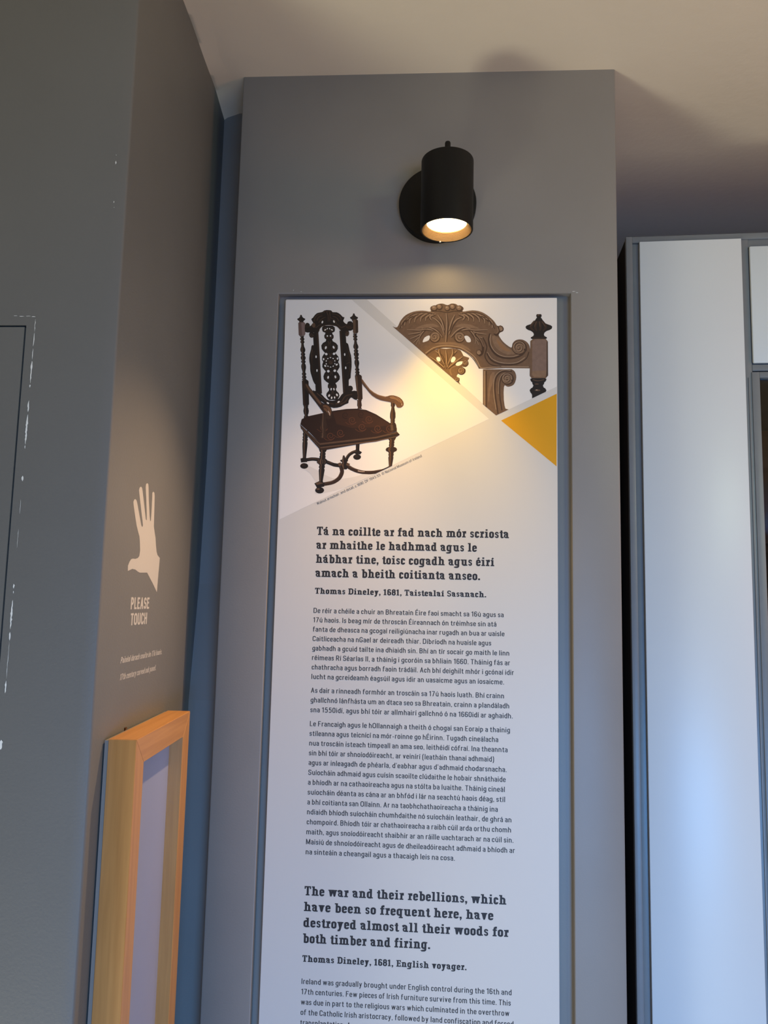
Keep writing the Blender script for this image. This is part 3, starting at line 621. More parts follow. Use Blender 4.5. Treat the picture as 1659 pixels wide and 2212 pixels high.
B855,-1545 -7,-18 -14,-7 -11,2 -8,6 -5,9 2,12 4,5 7,3 9,-2 4,-4 2,-6 -3,-6 -7,0 -3,-4 6,-3 7,2 3,3 3,11 -8,13 -7,3 -11,-1 -7,-3 -5,-6 -4,-18 3,-9 6,-8 8,-6 16,-3 16,6 5,4 9,21
M829,-1517 10,-3 7,-6 4,-7 0,-14 -3,-7 -13,-9 -8,0 -11,6 -2,-3 10,-6 12,0 11,5 7,10 2,13 -6,15 -7,6 -12,5
M681,-684 14,-24 2,-9 0,-10 -8,-30 3,-1 9,30 1,12 -6,21 -8,15
M725,-680 -11,-26 -2,-10 6,-24 8,-18 3,1 -7,18 -4,22 2,9 11,24
M699,-873 14,-24 2,-9 -3,-22 -5,-18 3,-1 9,30 1,11 -2,11 -12,26
M742,-869 -10,-26 -2,-11 6,-23 8,-18 3,1 -7,18 -4,22 2,9 11,24
M726,-1156 9,-14 7,-19 -8,-40 3,-1 9,30 1,12 -6,21 -8,15
M769,-1152 -12,-36 2,-12 11,-30 3,1 -9,30 -1,10 1,9 12,24
M755,-1461 9,-14 7,-18 -3,-22 -6,-18 3,-1 7,18 4,23 -2,11 -12,25
M798,-1457 -7,-15 -5,-21 2,-11 11,-30 3,1 -11,40 2,9 12,24
W648,-488 1,-7 -5,-7 -9,-6 -9,-3 -5,3 -1,7 5,8 8,6 9,2
W673,-483 -10,-9 -5,2 -1,7 3,8 5,7 5,2 5,-2 1,-7
W710,-475 3,-8 -1,-7 -4,-2 -6,3 -5,6 -3,8 1,7 4,2 6,-2
W754,-508 -6,-3 -9,3 -9,6 -5,7 0,7 6,3 9,-2 8,-6 6,-8
W682,-596 -2,-8 -5,-4 -7,0 -5,4 -2,8 1,7 6,5 6,0 6,-5
W731,-595 -1,-7 -6,-5 -6,0 -6,5 -2,7 2,8 5,4 7,0 5,-4
W666,-789 -7,-13 -9,-7 -8,3 -4,11 1,15 6,13 9,7 9,-3 4,-11
W787,-773 4,-14 -2,-11 -8,-4 -10,6 -9,12 -3,15 2,11 8,4 10,-6
W681,-898 -8,-7 -13,-1 -12,6 -6,12 1,11 8,8 13,1 12,-7 7,-11
W803,-872 2,-11 -6,-12 -11,-6 -13,1 -9,7 -2,12 6,11 12,7 12,-1
W636,-969 -2,-11 -6,-7 -7,0 -7,7 -3,11 2,11 6,7 8,0 6,-7
W853,-959 -2,-11 -6,-7 -7,0 -7,7 -2,11 2,11 6,7 7,0 7,-7
W668,-1087 -7,-4 -11,1 -9,6 -5,10 1,9 7,5 11,-2 9,-6 5,-10
W847,-1044 1,-9 -4,-10 -9,-6 -11,-1 -7,4 -2,9 4,10 10,6 10,2
W724,-1167 -7,-10 -12,-4 -13,4 -8,10 -1,13 7,10 12,4 13,-4 8,-10
W824,-1146 0,-12 -8,-11 -12,-4 -13,4 -7,10 0,13 8,10 12,4 13,-4
W717,-1262 -5,-13 -8,-7 -8,2 -6,10 0,14 5,13 8,7 9,-2 5,-10
W830,-1248 0,-14 -5,-10 -8,-2 -8,7 -6,13 -1,14 5,10 9,2 8,-7
W767,-1448 -4,-12 -6,-6 -7,1 -4,9 0,12 4,11 7,6 6,-1 4,-8
W810,-1444 1,-12 -4,-8 -6,-2 -7,6 -5,12 -1,12 4,8 6,1 7,-6
W741,-1553 -7,-11 -9,-4 -8,3 -4,10 2,13 7,11 10,4 7,-3 4,-10
W780,-1584 -4,-11 -7,-6 -8,1 -5,9 0,12 4,11 8,6 7,-2 5,-8
W862,-1531 3,-12 -3,-10 -8,-4 -10,5 -7,10 -3,13 3,10 8,4 9,-5
W824,-1576 0,-11 -3,-8 -7,-1 -6,5 -5,11 0,11 3,7 7,2 7,-6
W799,-1053 -5,5 1,9 4,8 6,2 4,-5 0,-10 -4,-7
W768,-1087 0,7 5,7 8,3 6,-2 1,-6 -5,-8 -8,-3
W725,-1095 3,6 9,2 8,-2 4,-5 -3,-6 -9,-2 -8,2
W685,-1074 6,3 8,-3 6,-7 0,-7 -6,-3 -8,4 -6,7
W663,-1032 7,-1 5,-8 1,-9 -4,-6 -6,2 -6,8 -1,9
W669,-985 4,-5 0,-9 -4,-8 -7,-2 -4,5 0,9 5,8
W699,-951 1,-7 -6,-7 -8,-4 -6,3 -1,6 6,7 8,4
W743,-943 -4,-6 -8,-3 -9,3 -4,5 4,6 8,2 9,-2
W783,-965 -6,-2 -9,3 -6,7 0,7 6,2 9,-3 6,-7
W804,-1007 -6,2 -5,8 -1,9 4,5 6,-1 5,-8 1,-9
B771,-1019 -4,-15 -9,-12 -15,-7 -16,0 -15,7 -11,12 -4,15 3,15 10,12 15,7 16,0 15,-7 11,-12
M758,-1018 -5,-15 -12,-7 -10,0 -8,5 -5,7 -1,6 4,12 8,4 8,-1 4,-4 2,-6 -3,-6 -6,-1 -2,3 -4,-2 5,-6 9,1 4,4 2,7 -3,9 -11,7 -9,0 -6,-3 -7,-11 0,-11 5,-10 9,-8 17,-2 15,9 6,17
D316,-415 12,24 18,8 21,-5 18,-14 9,-39 23,26 22,3 13,10 -43,73 10,16 17,13 27,41 19,20 22,15 69,14 12,5 21,19 21,7 25,3 36,-2 31,-6 21,-27 65,-2 32,-14 28,-20 38,-41 28,-7 -3,-17 -14,-34 1,-14 15,-19 20,-17 14,-8 10,1 9,32 16,10 20,3 24,-4 20,-19 10,-55 -4,-56 -27,-18 -43,-4 -60,-2 -56,5 -24,18 -15,22 -20,18 -27,14 -52,10 -57,4 -50,-3 -42,-10 -28,-15 -18,-23 -4,-34 -15,-29 -63,-5 -70,5 -47,-3 -31,12 -9,56
B462,-369 11,53 7,17 22,27 28,20 15,5 45,4 -1,6 -28,0 -35,-6 -16,-9 -29,-25 -11,-15 -9,-19 -15,-54
M451,-362 13,54 8,18 10,14 13,13 29,20 15,5 46,3 -1,3 -45,-3 -17,-5 -15,-8 -28,-25 -11,-15 -8,-18 -13,-54
B507,-355 17,43 9,12 13,8 45,17 -2,6 -47,-13 -16,-9 -12,-14 -21,-43
M497,-346 19,42 10,13 14,9 46,15 -1,3 -29,-8 -18,-7 -15,-9 -11,-13 -8,-17 -11,-26
B538,-388 30,43 12,13 32,20 27,13 -3,6 -28,-11 -35,-19 -28,-30 -19,-26
M529,-378 31,42 13,13 15,10 45,22 -1,3 -46,-21 -15,-11 -14,-13 -32,-43
B643,-211 22,-43 5,-19 3,-23 2,-71 7,-1 1,72 -2,25 -5,21 -19,45
M643,-203 13,-26 13,-37 3,-51 0,-44 3,0 1,44 -3,52 -6,20 -14,34 -5,10
B689,-209 13,-79 -3,-79 6,-1 7,80 -3,46 -5,35
M690,-202 10,-80 0,-21 -5,-58 3,0 6,57 0,22 -4,46 -6,35
B893,-332 -23,42 -12,14 -15,11 -35,16 -32,8 -39,1 0,-7 38,-2 15,-4 31,-13 16,-9 12,-10 10,-12 20,-42
M883,-328 -21,42 -12,14 -14,10 -16,9 -34,13 -15,3 -39,2 0,-4 38,-1 16,-4 32,-12 16,-9 13,-10 11,-14 21,-42
B855,-356 -30,43 -14,13 -17,9 -19,7 -29,7 -1,-6 46,-17 14,-8 22,-29 15,-27
M845,-352 -28,43 -13,13 -16,9 -18,7 -29,8 -1,-3 29,-9 33,-15 12,-13 27,-43
B817,-387 -30,42 -13,13 -15,10 -32,14 -11,4 -2,-6 40,-20 13,-10 11,-13 26,-43
M808,-384 -29,43 -12,13 -31,18 -25,11 -1,-3 41,-19 13,-10 12,-13 28,-42
B414,-438 55,-27 19,-4 16,4 32,30 52,33 -3,5 -54,-30 -33,-27 -10,-3 -35,14 -32,19
M411,-427 33,-18 21,-9 18,-5 14,4 33,29 53,32 -2,2 -53,-31 -33,-28 -12,-3 -17,4 -52,27
B962,-424 -34,-19 -22,-10 -16,-4 -11,4 -34,32 -27,18 -21,13 -3,-6 46,-33 33,-34 17,-6 21,3 58,28
M960,-423 -57,-28 -18,-4 -13,5 -33,33 -48,32 -1,-3 46,-32 34,-34 15,-5 19,4 23,10 35,18
B611,-228 14,26 4,3 29,-15 10,4 15,12 5,1 7,-2 23,-20 4,5 -23,22 -10,4 -10,-2 -21,-13 -22,15 -11,2 -10,-7 -8,-10 -9,-17
M602,-219 9,17 11,14 6,-1 16,-12 9,-3 9,3 15,12 7,1 8,-3 22,-20 2,2 -23,21 -9,4 -9,-2 -22,-14 -7,3 -16,12 -9,1 -8,-6 -12,-20 -3,-6
M417,-415 8,15 15,13 15,4 11,-11 10,-19 3,-18 -5,-15 -12,-13 -13,-4 -13,11 -13,19
B950,-407 19,-20 16,-12 22,-4 26,-1 18,-3 6,-10 -3,-13 -10,-9 -23,-2 -30,2 -24,8 -12,21 -6,26
W598,-376 -6,-12 -8,-6 -7,3 -4,9 1,13 6,12 8,6 7,-2 4,-10
W779,-359 3,-13 -2,-10 -7,-3 -9,4 -7,12 -3,13 2,10 7,3 9,-5
B380,-426 -4,-14 -7,-9 -10,-4 -15,2 -8,6 -5,12 0,6 3,7 8,7 9,0 4,-2 3,-2 3,-7 -3,-8 -5,-2 -3,2 -2,-4 5,-3 9,3 4,8 0,7 -8,12 -8,3 -7,0 -6,-2 -9,-7 -5,-15 1,-8 6,-12 11,-9 19,-3 5,1 13,8 7,9 4,15
B983,-409 10,-21 19,-12 16,0 9,4 8,6 7,12 0,18 -6,11 -10,7 -10,2 -10,-3 -8,-9 -1,-11 6,-10 10,-2 4,3 -2,4 -3,-2 -5,1 -3,3 -1,9 3,6 8,4 5,0 12,-7 5,-15 -3,-10 -7,-8 -18,-5 -8,2 -11,8 -8,18
M533,-532 16,43 8,14 18,21 11,8 14,7 40,11 48,5 54,-3 27,-4 23,-6 16,-7 13,-9 34,-31 25,-28 7,7 -26,28 -34,31 -14,10 -19,8 -23,6 -57,7 -51,-1 -25,-4 -41,-11 -16,-8 -12,-9 -19,-23 -9,-15 -16,-43
D513,-1474 27,-6 28,-14 26,-20 29,-26 33,-37 38,-33 44,-15 48,-3 48,10 42,21 24,33 20,33 27,23 33,16 44,11 47,5 50,9 39,-10 12,-66 -6,-64 -24,-7 -29,13 -22,17 -20,10 -22,-22 -16,-31 -2,-35 -18,-10 -27,-11 -75,-41 -52,-14 -55,-5 -51,14 -49,23 -41,27 -37,28 -70,40 -41,34 -35,36 -16,31 -1,23 21,11
B532,-1525 57,-42 22,-18 72,-67 25,-17 27,-11 27,-6 40,-5 1,8 -66,13 -24,11 -46,39 -46,46 -78,64
M533,-1511 78,-61 71,-67 24,-18 26,-10 27,-6 40,-6 1,3 -67,12 -25,11 -23,17 -70,68 -23,19 -56,43
B836,-1696 69,27 23,16 17,21 25,48 15,18 25,12 30,9 49,11 -2,8 -81,-18 -27,-13 -19,-20 -26,-47 -15,-18 -21,-12 -26,-11 -42,-13
M831,-1680 42,14 26,11 23,15 16,20 25,47 17,19 25,12 80,20 -1,3 -80,-19 -26,-13 -18,-19 -26,-47 -15,-19 -22,-14 -68,-25
B914,-1702 57,35 18,15 23,32 12,25 -6,4 -25,-38 -13,-13 -39,-25 -36,-19
M908,-1688 75,48 13,15 10,16 13,25 -3,1 -13,-24 -23,-29 -18,-13 -57,-33
W730,-1678 -7,-4 -12,3 -11,7 -6,10 0,8 7,4 12,-2 11,-8 7,-10
W895,-1634 1,-8 -6,-10 -11,-8 -11,-2 -7,3 -1,9 6,10 10,7 12,3
E314,-1923 83,44 394,90 212,32 152,7 152,-20 153,-67 138,-85 84,-55 102,-73 1,-49 -317,-84 -860,-110 -157,155 -154,135
F791,-1811 212,32 152,8 145,-21 160,-68 153,-91 77,-54 -225,-32 -363,-18 -244,59
G976,-2154 -18,-21 -13,-8 -17,-3 -23,6 -7,4 -10,11 -9,20 0,14 7,18 10,9 16,7 17,-2 14,-9 3,-4 5,-18 -2,-10 -7,-10 -9,-5 -11,0 -10,7 -3,7 1,9 7,5 -3,7 -4,-1 -7,-7 -3,-10 1,-8 10,-13 9,-5 9,-1 11,2 9,6 7,8 4,12 1,12 -3,13 -13,16 -12,7 -22,3 -15,-4 -13,-9 -6,-7 -7,-14 -3,-9 0,-18 2,-9 9,-17 6,-7 15,-11 10,-5 19,-3 21,3 9,4 10,7 19,22
G814,-2170 33,-25 16,-7 19,-4 22,-1 36,0 0,5 -57,3 -18,4 -14,7 -31,27
G1307,-2059 -18,-21 -14,-8 -17,-3 -22,6 -13,9 -8,12 -5,14 0,14 7,18 10,9 16,7 17,-2 16,-13 3,-5 3,-14 -2,-9 -7,-10 -10,-5 -10,0 -6,3 -7,9 -1,7 4,7 5,2 -3,7 -7,-3 -6,-8 -1,-11 5,-11 14,-11 10,-1 10,2 9,6 7,8 6,18 0,6 -7,19 -9,10 -13,7 -21,3 -15,-4 -13,-9 -6,-7 -8,-14 -2,-9 -1,-9 3,-18 8,-17 6,-7 25,-16 20,-3 20,3 10,4 9,7 19,22
G1144,-2074 33,-26 16,-7 19,-4 23,-1 35,0 0,5 -57,3 -18,4 -26,17 -18,17
G1549,-2080 -18,-21 -14,-8 -17,-3 -22,6 -13,9 -8,12 -5,14 0,14 2,7 2,6 8,10 15,9 12,2 11,-2 10,-6 6,-7 5,-10 1,-9 -2,-9 -7,-10 -10,-5 -10,0 -6,3 -7,9 0,9 8,7 -3,7 -4,-1 -7,-7 -3,-14 5,-11 10,-9 14,-3 10,2 17,14 4,11 1,13 -7,19 -15,14 -13,5 -15,1 -15,-4 -7,-4 -12,-12 -7,-14 -3,-27 2,-9 9,-17 6,-7 15,-11 19,-7 10,-1 20,3 10,4 9,7 19,22
G1387,-2095 33,-26 15,-7 20,-4 22,-1 35,0 0,5 -57,3 -18,4 -26,17 -17,17
G1153,-1953 -18,-21 -14,-8 -8,-2 -17,0 -15,5 -17,15 -7,14 -2,13 2,14 10,17 10,7 12,3 11,0 10,-4 12,-11 4,-9 1,-14 -5,-11 -7,-6 -10,-3 -12,3 -3,2 -5,10 2,10 7,4 -3,7 -10,-6 -4,-9 2,-15 9,-10 8,-4 15,-1 14,7 10,14 3,12 -2,13 -9,18 -18,12 -7,2 -7,1 -16,-2 -7,-3 -13,-9 -10,-13 -6,-25 6,-27 18,-22 27,-12 10,-1 21,3 10,4 9,7 19,22
G990,-1968 33,-26 16,-7 42,-4 35,0 0,4 -57,3 -18,4 -14,7 -30,27
G1410,-1935 -18,-21 -14,-8 -17,-3 -15,2 -8,4 -17,14 -7,14 -2,14 2,14 10,16 16,9 12,2 10,-2 14,-9 3,-4 5,-14 0,-9 -3,-9 -5,-6 -10,-5 -11,0 -10,7 -3,7 2,9 7,5 -3,7 -7,-3 -6,-8 -1,-11 2,-8 5,-7 12,-7 10,-1 10,2 13,10 8,15 0,13 -3,12 -7,12 -11,9 -14,5 -15,1 -15,-4 -13,-10 -13,-20 -3,-18 1,-9 5,-17 5,-9 6,-7 16,-12 9,-4 19,-3 21,3 10,4 17,15 11,14
G1247,-1951 19,-16 30,-17 19,-3 58,-1 0,5 -57,3 -18,4 -14,7 -30,27
G826,-2201 -11,-14 -14,-13 -23,-5 -16,2 -20,13 -11,19 -3,13 2,14 6,12 14,12 12,3 11,0 11,-4 11,-10 3,-5 3,-14 -2,-9 -7,-10 -7,-4 -10,-2 -9,4 -6,6 -2,5 2,9 7,5 -3,7 -7,-3 -6,-8 -1,-11 5,-12 6,-6 9,-4 9,-1 15,4 12,12 4,11 1,13 -7,18 -4,6 -18,12 -14,3 -15,-2 -8,-3 -13,-9 -10,-13 -3,-8 -3,-17 1,-9 2,-9 8,-17 14,-14 8,-5 9,-4 20,-3 20,3 10,4 9,7 20,22
G663,-2217 33,-26 16,-7 20,-3 57,-1 0,5 -35,1 -40,5 -26,17 -18,17
G1730,-2078 -11,-14 -14,-13 -24,-5 -15,2 -20,13 -8,12 -5,14 0,13 4,13 8,10 10,8 11,3 12,0 14,-7 10,-12 2,-19 -3,-8 -5,-6 -14,-6 -9,2 -9,8 -2,7 3,8 6,4 -3,7 -7,-3 -4,-5 -3,-7 0,-7 5,-12 6,-6 8,-4 15,-1 14,7 4,4 8,16 1,6 -2,13 -5,12 -9,10 -12,7 -7,3 -23,-1 -20,-12 -6,-6 -7,-15 -3,-26 2,-9 9,-17 5,-7 16,-12 9,-4 19,-3 21,3 9,4 18,15 11,14
G1568,-2094 32,-26 16,-7 19,-3 58,-1 0,5 -35,1 -40,5 -26,17 -17,17
G716,-2064 -18,-21 -14,-8 -17,-3 -23,6 -7,4 -10,11 -9,20 0,14 7,18 15,13 11,3 12,0 10,-4 9,-7 7,-13 1,-9 -3,-13 -9,-9 -6,-3 -11,0 -6,3 -7,9 0,9 3,5 5,2 -3,7 -7,-3 -4,-5 -3,-14 5,-11 6,-6 9,-4 10,-2 10,2 9,6 10,14 2,12 -1,12 -6,13 -9,10 -19,10 -23,-1 -14,-7 -12,-11 -5,-7 -5,-17 -1,-9 3,-17 9,-18 6,-7 25,-16 19,-3 21,3 10,4 9,7 19,22
G552,-2079 34,-26 15,-8 20,-3 58,-1 0,5 -57,3 -18,4 -14,7 -31,27
E476,-2038 -23,-6 -7,0 -13,4 -11,8 -11,16 -2,6 0,12 6,16 12,11 10,3 9,0 13,-6 4,-3 6,-11 1,-11 -4,-10 -5,-4 -5,-3 -9,0 -10,9 2,10 -8,4 -4,-10 2,-10 8,-9 8,-4 9,-1 13,4 13,16 2,17 -7,17 -9,9 -11,6 -13,3 -15,-2 -12,-6 -6,-5 -9,-13 -3,-7 -2,-16 3,-17 8,-15 6,-7 23,-14 20,-2 25,6
E824,-1989 -22,-6 -14,1 -21,15 -9,18 0,12 3,11 15,16 10,3 9,0 9,-3 8,-6 6,-11 1,-11 -4,-10 -8,-6 -11,-1 -4,2 -6,7 0,7 2,3 -8,4 -4,-10 4,-14 6,-5 12,-5 13,2 9,5 6,8 4,10 1,6 -4,17 -7,11 -10,8 -19,5 -14,-2 -13,-6 -6,-5 -9,-13 -3,-7 -2,-16 3,-16 8,-16 6,-7 23,-14 20,-2 24,6
E1019,-1895 -23,-6 -13,1 -22,15 -8,18 1,18 5,10 12,11 10,3 9,0 13,-6 6,-6 4,-8 0,-15 -11,-12 -13,0 -8,8 0,7 2,3 -8,5 -4,-11 2,-10 8,-9 8,-4 8,-1 13,4 11,11 4,10 1,6 -4,17 -7,11 -10,8 -6,3 -13,2 -7,0 -14,-4 -12,-9 -9,-12 -3,-8 -2,-16 6,-24 11,-15 23,-14 19,-2 25,6
E1261,-1878 -29,-6 -13,4 -11,8 -8,10 -5,18 4,18 10,12 14,6 10,0 9,-3 12,-13 2,-15 -2,-7 -7,-7 -11,-3 -5,1 -7,6 -1,7 2,5 -8,5 -4,-11 1,-6 6,-10 7,-5 8,-2 14,1 11,9 6,9 2,17 -10,22 -17,11 -20,2 -13,-4 -7,-4 -10,-11 -4,-6 -5,-15 0,-17 10,-24 21,-17 18,-6 34,6
B291,-2003 317,-287 4,-111 -19,26 -285,305
M297,-2016 312,-290 0,-12 -314,290
M308,-2054 299,-298 1,-9 -300,296
B608,-2290 860,109 317,79 48,-51 -56,-38 -23,-12 -1051,-197 -91,-1
M609,-2299 859,109 322,79 11,-12 -332,-86 -860,-112
D610,-2336 859,112 353,80 6,-9 -359,-86 -859,-113
M610,-2358 859,113 337,76 -30,-19 -306,-76 -844,-112
B612,-1828 13,-31 -2,-38 -14,-116 7,-46 16,-31 -8,-19 10,-20 -21,-20 13,-21 -18,-20 1,-23 109,1 0,23 -19,19 11,22 -22,20 9,20 -10,18 14,31 5,47 -22,115 -4,39 11,31
M631,-1828 7,-31 0,-38 -6,-116 4,-46 9,-31 -4,-19 5,-20 -10,-20 7,-21 -9,-20 1,-23 19,0 2,43 -3,22 3,20 -2,20 1,18 -6,77 -1,155 -3,30
B1678,-1635 9,-31 -3,-34 12,-20 -5,-39 -13,-61 -1,-62 12,-43 -6,-15 9,-18 -14,-19 -3,-20 90,1 -3,20 -15,18 9,18 -7,16 12,43 -2,61 -14,62 -6,38 12,20 -4,34 9,31
L1696,-1635 5,-31 -1,-34 6,-20 -2,-38 -7,-62 0,-62 6,-43 -3,-15 5,-18 -8,-19 -1,-20 16,0 3,39 -2,18 -2,120 3,100 -2,54 -2,31
B1678,-1995 93,6 15,-94 -94,-17
M1684,-2002 36,4 14,-86 -39,-9
B333,-1367 21,14 28,-3 24,-30 29,-46 96,-117 46,-60 42,-48 34,-17 31,-8 33,-14 29,-19 20,-30 12,-38 7,-53 -4,-49 -20,-25 -27,-10 -28,3 -25,15 -15,35 -14,40 -20,29 -97,125 -159,199 -35,49 -12,35
M357,-1378 3,16 19,-8 112,-148 120,-147 -1,-23 -21,0 -35,37 -44,55 -50,58 -46,59 -36,57
L362,-1390 77,-94 158,-207 14,11 -137,176 -101,123
L638,-1704 25,9 33,-5 28,-16 23,-26 15,-34 6,-35 -6,-35 -15,-19 -22,20 -25,33 -26,23 -21,23 -14,34
H701,-1795 25,-19 7,-8 14,-44 7,1 -6,36 -4,13 -8,11 -23,24
B624,-1756 32,15 11,1 19,-8 9,-8 7,-11 9,-39 4,-37 8,1 -7,60 -6,19 -8,13 -11,10 -11,7 -13,4 -13,-1 -15,-5 -20,-10
B656,-1808 21,9 5,-1 4,-6 8,-24 13,-67 6,1 -6,40 -14,54 -7,9 -10,3 -24,-10
L1221,-1277 14,-9 71,-96 54,-66 60,-46 63,-34 65,-21 57,-9 30,6 22,10 32,4 36,-1 47,-13 45,-20 33,-28 22,-31 10,-32 -2,-30 -17,-22 -25,-15 -29,-3 -28,9 -14,28 -21,30 -49,16 -120,22 -62,15 -63,29 -60,40 -51,54 -43,54 -34,36 -25,34 -15,51
M1237,-1349 42,-57 88,-102 27,-24 62,-41 32,-17 32,-14 30,-9 85,-14 106,-24 3,14 -106,25 -85,15 -28,9 -30,13 -31,17 -31,19 -28,21 -26,23 -24,26 -61,75 -42,57
T1249,-1327 64,-90 27,-31 29,-25 31,-23 65,-38 37,-14 41,-12 61,-14 2,13 -100,25 -36,14 -64,36 -58,47 -27,30 -64,88
T1665,-1561 33,7 43,0 37,-13 33,-21 29,-27 17,-25 -4,-15 -19,-2 -77,53 -76,15 -17,15
M1647,-1578 32,-22 16,-8 67,-20 16,-9 8,-14 8,-45 6,0 -7,48 -10,16 -18,11 -67,21 -27,17 -17,14
M1724,-1553 59,-36 17,-16 12,-22 20,-69 5,1 -20,70 -12,23 -19,18 -22,16 -36,22
H1846,-1666 6,-30 6,1 0,31'''.split('\n')
